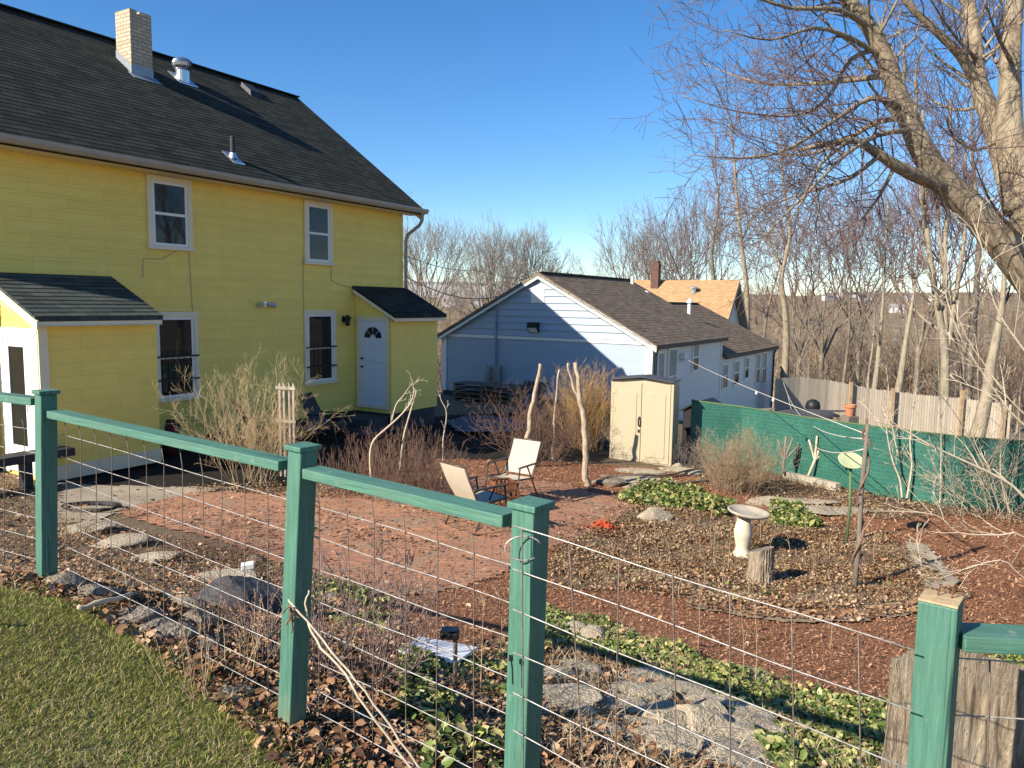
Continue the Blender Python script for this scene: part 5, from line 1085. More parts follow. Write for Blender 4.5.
whip('crooked_sapling','pale wavy sapling standing alone at the right corner of the yellow entry',[(441,484),(443,460),(443,440),(446,422),(446,410),(441,400),(440,394)],G(441,490)[1],.016,kids=3,L=.4)
# forked cut stems by the green fence
for pl,lab in (([(783,474),(784,460),(787,445)],'left of the two cut forked shrub stems against the green fence'),([(808,477),(815,460),(820,449),(822,438)],'right of the two cut forked shrub stems against the green fence')):
    Yq=G(pl[0][0],pl[0][1]+3)[1]-.25; b_=at(*pl[0],Yq); o=thing('cut_shrub',lab,'pruned shrub',b_); m=MB()
    x0,y0=pl[1]
    for dx,dy in ((-6,-20),(2,-24),(9,-22),(15,-14)):
        m.tube([np.zeros(3),at(x0,y0,Yq)-b_,at(x0+dx*.5,y0+dy*.5,Yq+.05)-b_,at(x0+dx,y0+dy,Yq+.1*dx/10)-b_],[.03,.028,.024,.02],7)
    m.build('stems',M_PALEST if 'right' in lab else M_TWIGG,o,smooth=True)
# saplings on the right by the fence and whips from off frame
for i,(pl,dy,r,lab) in enumerate((
 ([(902,497),(900,480),(893,462),(888,440),(884,410)],-.4,.022,'pale young stem growing left of its pair at the green fence foot'),
 ([(907,498),(910,480),(912,462),(910,440),(915,400),(918,370)],-.4,.022,'pale young stem growing right of its pair at the green fence foot'),
 ([(898,455),(893,430),(890,400),(886,365)],-.3,.014,'straight thin shoot rising past the grey board fence left of the pale young stems'),
 ([(940,503),(941,470),(941,430),(939,380),(937,330)],-.3,.016,'tall thin shoot rising in front of the grey board fence at its middle'),
 ([(1000,510),(985,470),(965,430),(945,400),(930,385)],-.5,.015,'thin shoot leaning left across the green fence below the knotted trunk'),
 ([(1010,512),(1001,480),(1001,450),(1003,420),(1000,395)],-.5,.016,'upright thin shoot at the far right end of the green fence'))):
    whip('fence_sapling',lab,pl,G(pl[0][0] if pl[0][1]>490 else 905,max(pl[0][1],498))[1]+dy,r,M_PALEST,kids=9,L=1.0)
for i,(pl,Y,r,lab) in enumerate((
 ([(1075,560),(1024,497),(1000,478),(960,459),(930,445),(900,428),(874,421)],7.5,.02,'long pale bare branch sweeping down from the pole top to the right edge'),
 ([(1075,590),(1024,537),(1000,535),(960,533),(940,517),(915,512),(870,511)],7.,.011,'low thin pale branch lying over the mulch at the right'),
 ([(1080,470),(1024,425),(1000,398),(965,345),(950,310),(945,290)],6.,.012,'pale thin whip crossing the knotted trunk at the right edge'),
 ([(1080,430),(1024,350),(1004,322),(990,290),(984,255),(975,225)],6.,.012,'pale thin whip hanging in front of the big maple fork'),
 ([(1070,470),(1010,400),(985,365),(968,340),(955,310)],9.,.011,'thin pale whip leaning left in front of the several-stemmed tree'),
 ([(1090,620),(1024,578),(1000,560),(950,572),(910,560)],5.8,.008,'thin pale twig arching over the mulch near the right edge'))):
    whip('pale_branch',lab,pl,Y,r,M_PALEST,kids=10,cat='branch',L=1.1)
q=G(1015,520); shrub('tangled_brush','tangle of pale leafless brush at the right end of the green fence','brush',q,1.7,1.6,45,M_PALEST,.006,7,.15,.8,.0,klen=.45,ang=48,base_r=.8,n3=3)
# stalks in the leafy bed
for i,(px,py,h) in enumerate(((690,545,.75),(700,560,.6),(712,548,.9),(772,560,.5),(735,552,1.1),(722,590,.7),(640,560,.5),(655,540,.5),(670,568,.55),(705,585,.6),(715,570,.8),(728,570,.7),(765,595,.5),(790,560,.5),(812,575,.5),(830,560,.45),(875,565,.5),(748,600,.45),(680,600,.45),(806,536,.6),(662,585,.55),(760,545,.75))):
    q=G(px,py); whip('dead_stalk','thin straw-coloured dead stalk standing in the leafy bed around the bird bath',[(px,py),(px+RNG.uniform(-2,2),py-h*28),(px+RNG.uniform(-5,5),py-h*62)],q[1],.006,M_STEM,kids=3,cat='dead stalk',L=.3,group='dead stalks in the leafy bed')
for i,(px,py,tp_) in enumerate(((698,650,575),(742,690,600),(755,695,585),(830,650,600),(480,705,600),(500,660,585),(455,600,560))):
    q=G(px,py); whip('dead_stalk','thin straw-coloured dead stalk rising from the green ground cover behind the wire fence',[(px,py),(px+2,(py+tp_)/2),(px+RNG.uniform(-4,6),tp_)],q[1],.0045,M_STEM,kids=3,cat='dead stalk',L=.3,group='dead stalks behind the wire fence')
# dead stick leaning on post
for pl,lab in (([(288,600,2.66),(300,612,2.62),(330,650,2.55),(365,692,2.5),(400,740,2.45),(435,790,2.4)],'upper of two pale dried vine stems running right from the second green post'),([(309,590,2.64),(306,610,2.64),(316,640,2.58),(345,675,2.52),(375,720,2.46),(420,780,2.4)],'lower of two pale dried vine stems running right from the second green post')):
    P=[at(x,y,Y) for x,y,Y in pl]; m=MB(); PP,RR=smooth_path(P,[.003,.004,.0045,.0045,.0045,.0045],4); m.tube([p+rnd()*.002 for p in PP],RR,6); o=m.build('vine_stem',M_PALEST,None,smooth=True); tag(o,lab,'vine')
m=MB(); c=at(290,606,2.62)
for k in range(9): a=c+rnd()*np.array([.008,.008,.02])-UPV*.03; m.tube([c,a,a+rnd()*.012-UPV*.02],.003,4)
tag(m.build('dead_leaf_tuft',M_BRAMB,None),'small brown withered tuft hanging on the second green fence post','dead leaves')
# twiggy low bush just inside the fence and shrubs at the left
q=G(362,690); shrub('twiggy_bush','low dark purple-brown twiggy bush between the second and third green posts','bush',q+np.array([-.22,.35,0]),.50,.85,90,island('purple_twigs',[(0,(.10,.06,.055)),(.6,(.20,.135,.12)),(1,(.34,.26,.23))]),.0035,6,.12,.6,.02,klen=.4,ang=38,base_r=.5,n3=2)
q=G(220,560); shrub('twiggy_bush','low dry brown twigs along the near edge of the brick patio at left','bush',q,.38,1.0,70,M_BRAMB,.0035,5,.12,.7,.02,klen=.4,base_r=.5,n3=2)
q=G(70,540); shrub('dry_weeds','dry weeds beside the first green post','weeds',q,.55,.6,26,M_STEM,.003,4,.15,.7,.0,klen=.4,base_r=.25)
for px,py,w in ((265,610,.35),(215,690,.3),(240,660,.35)):
    q=G(px,py); shrub('dry_weeds','thin pale dry stems among the stones behind the wire fence','weeds',q,.34,w,16,M_STEM,.0025,2,.08,.4,.03,klen=.3,base_r=w*.5,group='pale dry stems among the stones')
# ---------------------------------------------------------------- stones
def rock(name,label,cat,p,sx,sy,sz,rz,mat,seed,group=None,rough=.16,sink=.25):
    r=np.random.default_rng(seed); import bmesh
    bm=bmesh.new(); bmesh.ops.create_icosphere(bm,subdivisions=4,radius=1); pl=[(nrm(r.normal(size=3)),r.uniform(.62,.9)) for _ in range(9)]
    for v in bm.verts:
        c=np.array(v.co)
        for n_,d_ in pl:
            k=c@n_
            if k>d_: c=c-n_*(k-d_)*.9
        c=c*(1+rough*.35*(math.sin(c[0]*5+seed)+math.sin(c[1]*6+seed*2)+math.sin(c[2]*7)+.6*math.sin(c[0]*13+c[1]*11+seed)+.4*math.sin(c[1]*23-c[0]*17)+.25*math.sin(c[0]*41+c[2]*37))/3); v.co=Vector((c[0]*sx,c[1]*sy,c[2]*sz))
    me=bpy.data.meshes.new(name); bm.to_mesh(me); bm.free(); me.materials.append(mat); me.polygons.foreach_set('use_smooth',[False]*len(me.polygons))
    o=bpy.data.objects.new(name,me); link(o); o.location=(p[0],p[1],p[2]+sz*(1-sink*2)*.5); o.rotation_euler=(r.normal()*.08,r.normal()*.08,rz); return tag(o,label,cat,group)
rock('boulder','dark domed boulder with a shaded face behind the wire fence, under a small white block','boulder',G(243,614),.34,.25,.24,.2,M_FOUND,3,sink=.2)
q=G(262,592); m=MB(); m.box((-.055,-.04,0),(.055,.04,.05)); o=m.build('small_block',M_PAPER,None,bevel=.006); o.location=(q[0]-.02,q[1]-.3,gz(q[0],q[1]-.3)+.27); o.rotation_euler=(.05,-.1,.3); tag(o,'small white block lying on the dark domed boulder','block')
for i,(px,py,s,f,lab) in enumerate(((88,532,.34,.3,'flat pale slab by the first green post, left end of the patio edge'),(118,545,.33,.26,'flat grey slab with an undercut shadow beside the patio edge'),(150,560,.28,.2,'broad tan stone half sunk in the litter left of the boulder'),(222,580,.36,.2,'large flat pale stone left of the small white block'))):
    rock('edging_slab',lab,'stone',G(px,py),s,s*.6,s*f,.4,M_FLAG,20+i)
Rs=np.random.default_rng(4)
for i,(px,py) in enumerate(((95,600),(135,625),(150,636),(168,640),(196,628),(60,590),(205,652),(120,590),(182,612),(345,585),(362,592),(330,600),(270,660),(255,560),(230,700),(290,560))):
    s=Rs.uniform(.05,.11); rock('bank_stone','rough grey stone half buried in leaf litter along the wire fence','stone',G(px,py),s*1.3,s,s*.6,Rs.uniform(0,3),M_ROCK,40+i,'stones in the litter along the wire fence')
for i in range(44):
    px,py=Rs.uniform(548,760),0; py=Rs.uniform(662+ (px-560)*.12,728+(px-560)*.28); q=G(px,py); s=Rs.uniform(.07,.19)
    rock('path_stone','flat pale grey stone of the rough path between the third and fourth green posts','stone',q,s*1.4,s,s*.32,Rs.uniform(-.5,.8),M_FLAG,80+i,'flat stones of the rough path',sink=.3)
for i,(px,py,s) in enumerate(((575,636,.13),(603,652,.10),(592,640,.12),(627,640,.07),(705,722,.14),(700,735,.16),(665,730,.12))):
    rock('round_stone','rounded pale stone at the edge of the green ground cover','stone',G(px,py),s*1.1,s,s*.75,Rs.uniform(0,3),M_FLAG,130+i,'rounded stones by the ground cover')
for i,(px,py,sx) in enumerate(((640,472,.55),(676,470,.5),(625,481,.5),(655,481,.5),(690,474,.35),(640,489,.4),(806,502,.6),(828,512,.6),(770,505,.5),(850,512,.45))):
    q=G(px,py); rock('flagstone','flat tan flagstone set in the red mulch','flagstone',q+UPV*.005,sx,sx*.62,.045,Rs.uniform(-.3,.5),M_FLAG,150+i,'flagstones set in the mulch',rough=.1,sink=.2)
rock('boulder','tan boulder at the foot of the forked peeling trunk','boulder',G(606,486)+np.array([.1,.1,0]),.34,.2,.13,.1,M_ROCK,201)
rock('boulder','rounded grey boulder beside the dark-leaved green patch in the bed','boulder',G(655,520),.3,.2,.16,.3,M_FLAG,202)
rock('boulder','small pale boulder at the right foot of the cream shed','boulder',G(674,468)+np.array([.05,-.1,0]),.13,.1,.11,.3,M_FLAG,203)
rock('boulder','flat-topped dark-edged stone beyond the bird bath at the edge of the green patch','boulder',G(787,515),.36,.26,.09,.3,M_ROCK,204,sink=-.2)
# ---------------------------------------------------------------- scattered ground stuff
def scatter(poly,n,wfun=None,rng=RNG):
    poly=np.asarray(poly); lo=poly.min(0);hi=poly.max(0); out=[];m=0
    while m<n:
        P=rng.uniform(lo,hi,size=(n*3,2)); k=inpoly(P,poly)
        if wfun is not None: k&=rng.random(len(P))<wfun(P)
        out.append(P[k]); m+=k.sum()
        if k.sum()==0: break
    return np.concatenate(out)[:n]
def frames(n,tilt):
    yaw=RNG.uniform(0,2*math.pi,n); tx=RNG.normal(size=n)*tilt; ty=RNG.normal(size=n)*tilt
    A=np.c_[np.cos(yaw),np.sin(yaw),tx]; A/=np.linalg.norm(A,axis=1)[:,None]; B=np.c_[-np.sin(yaw),np.cos(yaw),ty]; B-=A*(A*B).sum(1)[:,None]; B/=np.linalg.norm(B,axis=1)[:,None]
    return A,B,np.cross(A,B)
def leaves(name,label,P,size,mat,tilt=.35,lift=.012,aspect=.6,lifts=None,cat='leaves',curl=.25,szp=None):
    n=len(P); szp=(szp if szp is not None else 1)*(.55+.9*RNG.random(n)**2.2)*1.15; A,B,N=frames(n,tilt); s=size*RNG.uniform(.55,1.3,n)*(szp if szp is not None else 1); z=ground(P[:,0],P[:,1])+(lifts if lifts is not None else lift*RNG.uniform(.3,1.6,n)); C=np.c_[P,z]; s=s[:,None]; cu=(RNG.uniform(-.2,1,n)*curl)[:,None]
    w2=s*aspect*.5; up=N*s*cu
    v=np.stack([C-A*s*.5,C-A*s*.18-B*w2+up,C+A*s*.18-B*w2*.85+up*.8,C+A*s*.5+up*.4,C+A*s*.18+B*w2*.85+up*.8,C-A*s*.18+B*w2+up],1); V=v.reshape(-1,3); b_=np.arange(n)[:,None]*6
    F=np.concatenate([b_+[[0,1,2,3]],b_+[[0,3,4,5]]],0); o=mesh_np(name,V,F,mat); return tag(o,label,cat,kind='stuff')
dist=lambda P:np.hypot(P[:,0],P[:,1])
w_=lambda d0:(lambda P:np.minimum(1,(d0/np.maximum(dist(P),.1))**1.6))
P_BED=gpoly([(0,560),(40,560),(60,520),(130,530),(200,545),(250,555),(300,580),(345,598),(400,606),(390,640),(430,664),(470,650),(545,620),(545,767),(300,767),(240,735),(190,690),(140,650),(60,605),(0,590)])
P_LEAFB=gpoly([(700,488),(760,505),(830,514),(890,522),(960,518),(1024,526),(1100,550),(1100,528),(1024,512),(960,506),(850,489),(800,480),(740,470),(690,466)])
P_FL=np.array([(-3.3,4.05),(-2.6,3.8),(-2.1,3.5),(-1.35,3.1),(-1.0,2.7),(-.75,2.4),(-.3,2.15),(.0,1.95),(.5,1.5),(.9,1.75),(.3,2.7),(-.6,3.3),(-1.5,4.2),(-2.6,4.6)])
P_ISLB=P_ISL.mean(0)+(P_ISL-P_ISL.mean(0))*1.13
P_LEFT=gpoly([(-60,470),(30,478),(62,500),(62,600),(20,596),(-60,580)])
P_SB=gpoly([(180,488),(300,484),(440,482),(430,500),(330,500),(250,496)])
P_NEAR=np.array([(.2,2.1),(1.2,1.5),(3,1.3),(4.5,3.5),(1.8,4.2),(.4,3.4)])
L1=np.concatenate([scatter(P_BED,24000,w_(3.2)),scatter(P_FL,7500),scatter(P_LEFT,4500),scatter(P_NEAR,1800)])
leaves('leaf_litter','brown dead leaves and litter covering the bed behind the wire fence',L1,.033,M_LEAF,.55,.03,.65)
L2=np.concatenate([scatter(P_ISL,50000,lambda P:w_(7)(P)*np.clip(.42+1.1*vnoise(P[:,0],P[:,1],3.7,12),.06,1)),scatter(P_ISLB,9000),scatter(P_LEAFB,15000),scatter(P_SB,4500)])
leaves('fallen_leaves','tan fallen leaves over the island bed and along the green fence',L2,.029,M_LEAF2,.6,.045,.65)
L3=np.concatenate([scatter(P_M1,700,w_(8)),scatter(P_PATIO.mean(0)+(P_PATIO-P_PATIO.mean(0))*1.06,1800),scatter(P_PATIO,2200,lambda P:np.clip(.05+1.1*vnoise(P[:,0],P[:,1],2.1,21),.03,1)),scatter(P_LAWN,120,w_(3)),scatter(P_PAD,120),scatter(P_EDGE,1500)])
leaves('scattered_leaves','single fallen leaves scattered over mulch, bricks and grass',L3,.042,M_LEAF,.3,.03,.6,lifts=.05)
# mulch chips
Pm=np.concatenate([scatter(P_M1.mean(0)+(P_M1-P_M1.mean(0))*1.03,4000,w_(6)),scatter(P_M1,62000,w_(6))]); leaves('mulch_chips','red-brown shredded bark mulch',Pm,.032,M_CHIP,.45,.022,.26,cat='mulch',curl=.1,szp=np.clip(dist(Pm)/8,.8,1.5))
# lawn
def blades(name,label,P,h,w,mat,lean=.7,cat='grass'):
    n=len(P); z=ground(P[:,0],P[:,1])+.008; C=np.c_[P,z]; yaw=RNG.uniform(0,6.283,n); hh=(h*RNG.uniform(.4,1.3,n))[:,None]; X=np.c_[np.cos(yaw),np.sin(yaw),np.zeros(n)]*(w*RNG.uniform(.6,1.4,n))[:,None]
    ln=RNG.normal(size=(n,2))*lean; D=np.c_[ln,np.ones(n)]; D/=np.linalg.norm(D,axis=1)[:,None]; ln2=ln*2.2; D2=np.c_[ln2,np.ones(n)*.7]; D2/=np.linalg.norm(D2,axis=1)[:,None]
    m_=C+D*hh*.55; t=m_+D2*hh*.5; v=np.stack([C-X,C+X,m_+X*.7,m_-X*.7,t],1).reshape(-1,3); b_=np.arange(n)[:,None]*5
    F=np.concatenate([b_+[[0,1,2]],b_+[[0,2,3]],b_+[[3,2,4]]],0); return tag(mesh_np(name,v,F,mat),label,cat,kind='stuff')
def tuft(P,f,thr,seed): return vnoise(P[:,0],P[:,1],f,seed)>thr
Pg=scatter(P_LAWN,330000,lambda P:(P[:,1]>.8)*(P[:,0]<1.2)*(P[:,0]>-6)*np.minimum(1,(2.8/np.maximum(dist(P),.1))**1.2)*np.clip(.55+.75*vnoise(P[:,0],P[:,1],4.2,3),.04,1))
blades('lawn_grass','short patchy green and straw lawn grass in front of the wire fence',Pg,.028,.0012,M_GRASS,.85)
P_FR=np.array([(-3.6,4.3),(-2.4,3.95),(-1.2,3.3),(-.75,2.7),(-.2,2.35),(.2,2.0),(.0,1.6),(-.6,2.2),(-1.3,2.9),(-2.3,3.5),(-3.6,3.9)])
blades('lawn_grass','stray grass blades among the leaves at the ragged lawn edge',scatter(P_FR,9000,lambda P:np.clip(.3+1.0*vnoise(P[:,0],P[:,1],7,15),.05,1)),.045,.0018,M_GRASS,.8)
Pd=scatter(P_LAWN,30000,lambda P:(P[:,1]>.8)*(P[:,0]<1.2)*(P[:,0]>-6)*np.minimum(1,(2.8/np.maximum(dist(P),.1))**1.2)*np.clip(.2+.9*vnoise(P[:,0],P[:,1],3.1,8),0,1))
blades('dry_thatch','dry straw thatch in the lawn',Pd,.036,.0012,M_DRYG,1.7)
Pd=np.concatenate([scatter(P_BED,9500,w_(3)),scatter(P_ISL,20000,lambda P:w_(7)(P)*np.clip(.4+1.2*vnoise(P[:,0],P[:,1],2.9,13),.05,1)),scatter(P_FL,2500),scatter(P_LEFT,2500)]); blades('dead_grass','dry pale grass and twigs in the beds',Pd,.085,.0022,M_DRYG,1.3)
Pv=gpoly([(545,612),(600,622),(700,664),(800,700),(905,705),(920,800),(740,800),(545,800)])
blades('dead_grass','dry straw among the green ground cover',scatter(Pv,6000,w_(4)),.14,.0024,M_DRYG,1.1)
leaves('leaf_litter','dead leaves among the green ground cover and stones',scatter(Pv,6500,w_(4)),.045,M_LEAF,.5,.03,.6)
# vinca ground cover
def vinca(name,label,poly,n,h,size,d0,cl=.0):
    P=scatter(poly,n,lambda P:np.minimum(1,(d0/np.maximum(dist(P),.1))**1.4)*np.clip(.35+1.1*vnoise(P[:,0],P[:,1],3.3,4),cl,1)); hh=h*RNG.random(len(P))**.8*np.clip(.6+.5*vnoise(P[:,0],P[:,1],4.3,6),.25,1.3)
    return leaves(name,label,P,size,M_VINCA,.75,0,.55,lifts=hh,cat='ground cover',curl=.2)
vinca('ground_cover','glossy green trailing ground cover behind the wire fence',gpoly([(545,612),(600,622),(700,664),(800,700),(905,705),(920,800),(800,800),(740,740),(700,700),(640,675),(575,650),(545,655)]),24000,.15,.042,4.5,.2)
vinca('ground_cover','green ground cover around the foot of the third green post',gpoly([(400,660),(445,668),(540,640),(545,800),(430,800),(400,720)]),5000,.12,.045,3.5)
vinca('ground_cover','sparse green leaves in the far shaded half of the litter bed',gpoly([(300,575),(390,600),(400,640),(330,625),(290,600)]),1600,.10,.05,5)
vinca('ground_cover','dark green leafy patch in the bed toward the shed',gpoly([(618,500),(640,488),(680,490),(720,500),(740,512),(725,520),(690,512),(640,508)]),5200,.26,.075,12,.6)
vinca('ground_cover','dark green leafy patch behind the bird bath',gpoly([(770,508),(800,510),(825,530),(800,532),(770,526)]),2600,.2,.07,12,.5)
vinca('ground_cover','yellowish green leaves behind the broad stump at lower right',gpoly([(955,652),(1000,640),(1060,640),(1120,740),(1000,720),(950,700)]),5200,.14,.05,4)
vinca('ground_cover','scattered yellow-green seedlings in the leafy bed',P_ISL,900,.06,.05,9)
# ---------------------------------------------------------------- things in the shade of the house
def put(u,d,dz=0): w=uw(u,d); return np.array([w[0],w[1],gz(w[0],w[1])+dz])
# reclined dark chairs by the wall
def lounge(label,u,d,rz):
    o=thing('dark_chair',label,'chair',put(u,d),rz); m=MB(); m.hexa([(-.3,-.02,.35),(.3,-.02,.35),(.3,.04,.33),(-.3,.04,.33),(-.3,-.38,1.0),(.3,-.38,1.0),(.3,-.33,1.02),(-.3,-.33,1.02)]); m.build('backrest',M_DARK,o)
    m=MB(); m.box((-.3,0,.33),(.3,.52,.39)); m.build('seat',M_DARK,o)
    for x in (-.28,.28):
        m=MB(); m.bar((x,.48,0),(x,.42,.36),.03,.03); m.build('leg',M_BLACK,o); m=MB(); m.bar((x,-.15,0),(x,.06,.36),.03,.03); m.build('leg',M_BLACK,o); m=MB(); m.bar((x,-.2,.6),(x,.45,.58),.05,.025); m.build('armrest',M_BLACK,o)
lounge('dark reclined patio chair in the house shade left of the ochre bush',-12.0,10.1,RAD(-60))
lounge('dark patio chair in the house shade behind the white trellis',-12.1,12.0,RAD(-100))
o=thing('golf_bag','black bag with dark red panel leaning by the porch corner in the shade','bag',put(-12.4,8.55),RAD(20)); o.scale=(.8,.8,.78); m=MB(); m.tube([(0,0,0),(.05,0,.45),(.1,0,.86)],[.16,.17,.15],12); m.build('bag',M_DARK,o,smooth=True)
m=MB(); m.tube([(.03,-.11,.08),(.06,-.12,.45),(.1,-.1,.8)],[.09,.1,.09],8); m.build('front_panel',M_DRED,o,smooth=True); m=MB(); m.tube([(-.05,0,.86),(.75,.1,.80)],.014,6); m.build('handle',M_BLACK,o)
o=thing('firewood_rack','dark low rack of stacked pallets under the blue-shaded gable','pallet stack',put(-14.2,21.9),-YAW)
for k in range(4):
    m=MB(); z=.02+k*.16
    for j in range(5): m.box((-1.2+j*.02,-.4+j*.18,z+.1),(1.15,-.28+j*.18,z+.125))
    for x in (-1.15,-.05,1.05): m.box((x,-.4,z),(x+.08,.42,z+.1))
    m.build('pallet',M_OLDW,o)
o=thing('framed_screen','dark framed board with a ring leaning in the shade left of the thick peeling trunk','board',put(-11.4,19.6),-YAW); m=MB(); m.hexa([(-.45,0,0),(.4,0,0),(.4,.03,0),(-.45,.03,0),(-.3,.5,.95),(.5,.5,.95),(.5,.53,.95),(-.3,.53,.95)]); m.build('board',M_FOUND,o); m=MB(); m.tube([(.1+.16*math.cos(t),.19+.08*math.sin(t),.4+.16*math.sin(t)) for t in np.linspace(0,6.28,20)],.015,6); m.build('ring',M_METAL,o)
P_T=np.array([uw(u,d)[:2] for u,d in ((-11.9,16.2),(-10.6,15.2),(-9.6,16.8),(-10.6,18.2),(-12,18))]); o=overlay('blue_tarp',P_T,.1,M_BLUE,.05,.05,kind=None,mound=.09); tag(o,'dark blue tarp on the ground between the yellow entry and the white gable','tarp')
# dog house style bin right of the shed
o=thing('compost_bin','black peaked compost bin between the shed and the green fence','bin',put(-5.75,18.9),-YAW-.1); m=MB(); m.box((-.42,-.4,0),(.42,.4,.95)); m.prism([(-.42,-.4,.95),(.42,-.4,.95),(0,-.4,1.2)],(0,.8,0)); m.build('body',M_BLACK,o,bevel=.01); m=MB(); m.hexa([(-.52,-.48,.93),(0,-.48,1.21),(0,.48,1.21),(-.52,.48,.93),(-.52,-.48,.97),(0,-.48,1.25),(0,.48,1.25),(-.52,.48,.97)]); m.hexa([(0,-.48,1.21),(.52,-.48,.93),(.52,.48,.93),(0,.48,1.21),(0,-.48,1.25),(.52,-.48,.97),(.52,.48,.97),(0,.48,1.25)]); m.build('lid',M_DARK,o)
# behind the green fence
def gat(px,py,Y): p=at(px,py,Y); return np.array([p[0],p[1],gz(p[0],p[1])]),p[2]
b_,z=gat(803,408,22); o=thing('upturned_boat','dark upturned canoe behind the green fence','canoe',b_,RAD(12)); hh=z-b_[2]; m=MB(); n=14
rings=[]
for i in range(n+1):
    t=-1+2*i/n; w_2=.34*(1-abs(t)**2.4)+.01; hgt=.2*(1-abs(t)**3)+.05; rings.append([np.array([t*1.2,w_2*math.cos(a),hgt*math.sin(a)]) for a in np.linspace(0,math.pi,9)])
for i in range(n):
    for j in range(8): m.face([rings[i][j],rings[i+1][j],rings[i+1][j+1],rings[i][j+1]])
hull=m.build('hull',M_FOUND,o,smooth=True); hull.location=(0,0,max(.1,hh-.28)); m=MB()
for x in (-.9,.9): m.box((x-.06,-.5,0),(x+.06,.5,.05)); m.box((x-.05,-.45,0),(x+.05,-.35,max(.12,hh-.25))); m.box((x-.05,.35,0),(x+.05,.45,max(.12,hh-.25))); m.box((x-.05,-.5,max(.1,hh-.3)),(x+.05,.5,max(.14,hh-.25)))
m.build('trestle',M_OLDW,o)
b_,z=gat(833,413,21.5); o=thing('upturned_boat','small dark hull right of the larger upturned canoe behind the green fence','canoe',b_,RAD(-6)); c=copy_tree(hull,o); c.location=(0,0,max(.1,z-b_[2]-.35)); c.scale=(.7,.7,.5)
m=MB(); hz=max(.1,z-b_[2]-.35)
for x in (-.6,.6): m.box((x-.05,-.3,0),(x+.05,.3,hz))
m.build('trestle',M_OLDW,o)
b_,z=gat(813,404,23.5); o=thing('kettle_grill','black round kettle grill behind the green fence','grill',b_,0); hz=z-b_[2]; o.scale=(.75,.75,.95); m=MB(); m.lathe([(0,hz-.28),(.2,hz-.25),(.29,hz-.05),(.3,hz),(.25,hz+.14),(.1,hz+.22),(0,hz+.23)],n=18); m.build('kettle',M_BLACK,o,smooth=True)
for a in (0,2.1,4.2): m=MB(); m.tube([(.15*math.cos(a),.15*math.sin(a),hz-.2),(.3*math.cos(a),.3*math.sin(a),0)],.014,6); m.build('leg',M_METAL,o)
b_,z=gat(850,410,19.5); hz=z-b_[2]; o=thing('flower_pot','orange terracotta pot on a tall wooden block just behind the green fence','flower pot',b_+UPV*(hz-.15),0); o.scale=(.75,.75,.85); m=MB(); m.lathe([(0,0),(.12,0),(.17,.26),(.2,.26),(.2,.34),(.17,.34),(.15,.28),(0,.26)],n=18); m.build('pot',M_TERRA,o,smooth=False)
o=thing('wooden_block','rough upright timber block carrying the terracotta pot','block',b_,.3); m=MB(); m.box((-.16,-.16,-.1),(.16,.16,hz-.152)); m.build('block',M_OLDW,o,bevel=.01)
o=thing('timber_pile','dark jumble of boards behind the green fence at the shaded corner','timber',gat(775,408,25)[0]); 
for k in range(14): m=MB(); a=RNG.uniform(-.5,.5); c=np.array([RNG.uniform(-1.4,1.8),RNG.uniform(-.6,.6),.08+k*.07]); v=np.array([math.cos(a),math.sin(a)*.4,RNG.normal()*.1])*.9; m.bar(c-v,c+v,.14,.05); m.build('board',M_OLDW if k%3 else M_FOUND,o)
# string of lights and lines
def line(name,label,cat,pts,r,mat,sag,n=26,bulbs=None):
    P=[]
    for a,b_ in zip(pts[:-1],pts[1:]):
        for t in np.linspace(0,1,n): P.append(a+(b_-a)*t-UPV*sag*4*t*(1-t))
    if bulbs is None: m=MB(); m.tube(P,r,5); return tag(m.build(name,mat,None,smooth=True),label,cat)
    o=thing(name,label,cat,pts[0]); m=MB(); m.tube(P,r,5); m.build('cord',mat,o,org=pts[0],smooth=True)
    for t in bulbs: q=P[int(t*(len(P)-1))]; m=MB(); m.lathe([(0,-.07),(.022,-.055),(.025,-.03),(.014,0),(0,.01)],q,8); m.build('bulb',M_WHITE,o,org=pts[0],smooth=True)
    return o
ptop=b7+v*.0+ (t7-b7)
PA=t7-UPV*.12
line('string_lights','pale cord with few white bulbs from grey house wall to rough pole','string lights',[LAMPW,PA],.006,M_CORD,.06,40,bulbs=(.06,.68,.76))
wa=at(783,381,30); line('cord','pale slack cord hanging from the board fence to the rough pole, upper of two','cord',[wa,PA-UPV*.05],.008,M_CORD,.55)
line('cord','pale slack cord hanging from the board fence to the rough pole, lower of two','cord',[at(787,391,30),PA-UPV*.16],.008,M_CORD,.8)
m=MB(); A_=uw(-13.05,16.1); A_[2]=.9
line('power_line','upper dark service cable from the yellow house corner past the white gable','cable',[np.array([A_[0],A_[1],at(403,256,A_[1])[2]]),at(475,270,38),at(560,282,48)],.012,M_CABLE,.15)
line('power_line','lower dark service cable from the yellow house corner to the pipe on the white gable','cable',[np.array([A_[0],A_[1],at(403,277,A_[1])[2]]),uw(-12.67*WK,19.9*WK,.16)],.013,M_CABLE,.25)
line('power_line','thin dark cable looping below the pipe head on the white gable','cable',[uw(-12.67*WK,19.9*WK,.05),uw(-13.05*WK,19.9*WK,-.32),uw(-13.6*WK,19.9*WK,-.02)],.018,M_CABLE,.12)
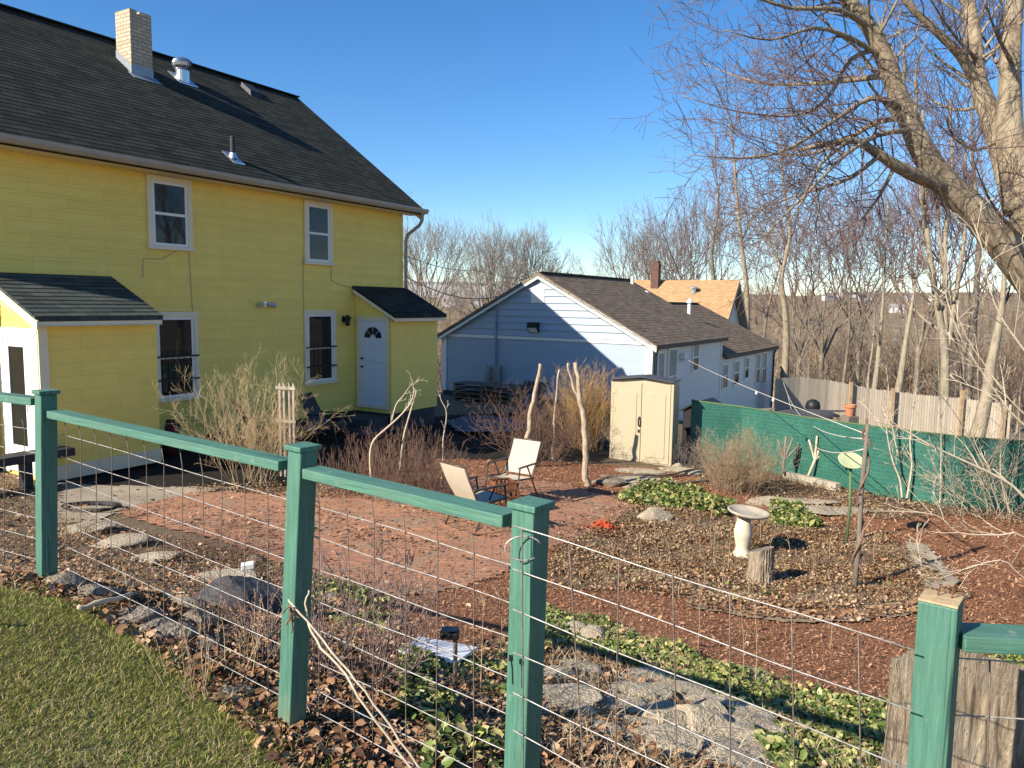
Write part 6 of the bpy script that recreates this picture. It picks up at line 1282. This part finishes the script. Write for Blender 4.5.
# black garden hose ring
q=G(92,510); m=MB(); m.tube([q+np.array([.32*math.cos(t)*(1+.1*k),.2*math.sin(t),.03+.015*k]) for k in range(3) for t in np.linspace(.6,6.5,22)],.012,6); tag(m.build('garden_hose',M_BLACK,None,smooth=True),'black garden hose coiled on the concrete by the porch','hose')
for pl,lab in (([(640,494),(690,486),(745,478)],'dark dead branch lying over the flagstones in front of the shed'),([(600,478),(660,477),(720,470)],'thinner dark stick lying behind the dead branch near the shed')):
    P=GG(pl)+UPV*.05; m=MB(); PP,RR=smooth_path(list(P),[.03,.025,.012],5); m.tube([p+rnd()*.02 for p in PP],RR,6); tag(m.build('fallen_branch',M_OLDW,None,smooth=True),lab,'branch')
P=GG([(78,622),(130,606),(165,598),(185,600)])+UPV*.06; m=MB(); PP,RR=smooth_path(list(P),[.012,.011,.009,.006],5); m.tube([p+rnd()*.006 for p in PP],RR,6); tag(m.build('fallen_branch',M_PALEST,None,smooth=True),'pale fallen stick in the litter just behind the wire fence at left','branch')
P=GG([(655,690),(740,640),(700,620)]) 
# black hose edging of the bed
P=GG([(800,618),(850,617),(905,613),(945,602)])+UPV*.03; m=MB(); m.tube(smooth_path(list(P),[.012]*4,6)[0],.012,6); tag(m.build('edging_hose',M_BLACK,None,smooth=True),'black pipe lying along the near edge of the leafy bed','pipe')
# ---------------------------------------------------------------- distant buildings
Rf=np.random.default_rng(21); MW=simple('far_white_wall',(.5,.5,.5),.8,.05,1,4,0); MG=simple('far_grey_wall',(.45,.45,.46),.8,.05,1,4,0); MR=simple('far_roof',(.26,.23,.22),.9,.1,1,4,0)
def far_house(px,py,Y,w,d_,h,rz,lab,flat=False,wall=None,group=None,name='far_house'):
    p=at(px,py,Y); g_=gz(p[0],p[1]); hz=h; o=thing(name,lab,'building',(p[0],p[1],g_-.5),rz,group); m=MB(); m.box((-w/2,-d_/2,0),(w/2,d_/2,hz)); m.build('wall',wall or MW,o)
    m=MB()
    if flat: m.box((-w/2-.4,-d_/2-.4,hz),(w/2+.4,d_/2+.4,hz+.6))
    else:
        m.prism([(-w/2-.5,-d_/2-.5,hz),(-w/2-.5,d_/2+.5,hz),(-w/2-.5,0,hz+d_*.4)],(w+1,0,0))
    m.build('roof',MW if flat else MR,o)
    m=MB(); k=max(2,int(w/4))
    for j in range(k): x=-w/2+(j+.5)*w/k; m.box((x-.6,-d_/2-.06,hz-2.4),(x+.6,-d_/2-.01,hz-.9))
    m.build('windows',M_GLASS,o)
far_house(460,300,850,130,34,16,.2,'long low white warehouse in the valley left of the white gable',True,name='far_warehouse'); far_house(432,292,1000,60,30,14,-.1,'small pale flat building on the far valley side, left of the warehouse',True,name='far_warehouse')
far_house(852,291.5,1300,45,20,9,.1,'long white building on the ridge left of the slim trees',True,name='far_warehouse')
for i in range(8):
    px=Rf.uniform(800,940) if i<6 else Rf.uniform(425,490); Y=Rf.uniform(650,1000); py=Rf.uniform(296,322); p=at(px,300,Y); pg=px_of((p[0],p[1],gz(p[0],p[1])+3))
    far_house(px,pg[1],Y,Rf.uniform(9,15),8,6,Rf.uniform(-.6,.6),'small house half hidden by trees on the far side of the valley',False,MW if i%2 else MG,'far houses in the valley trees')
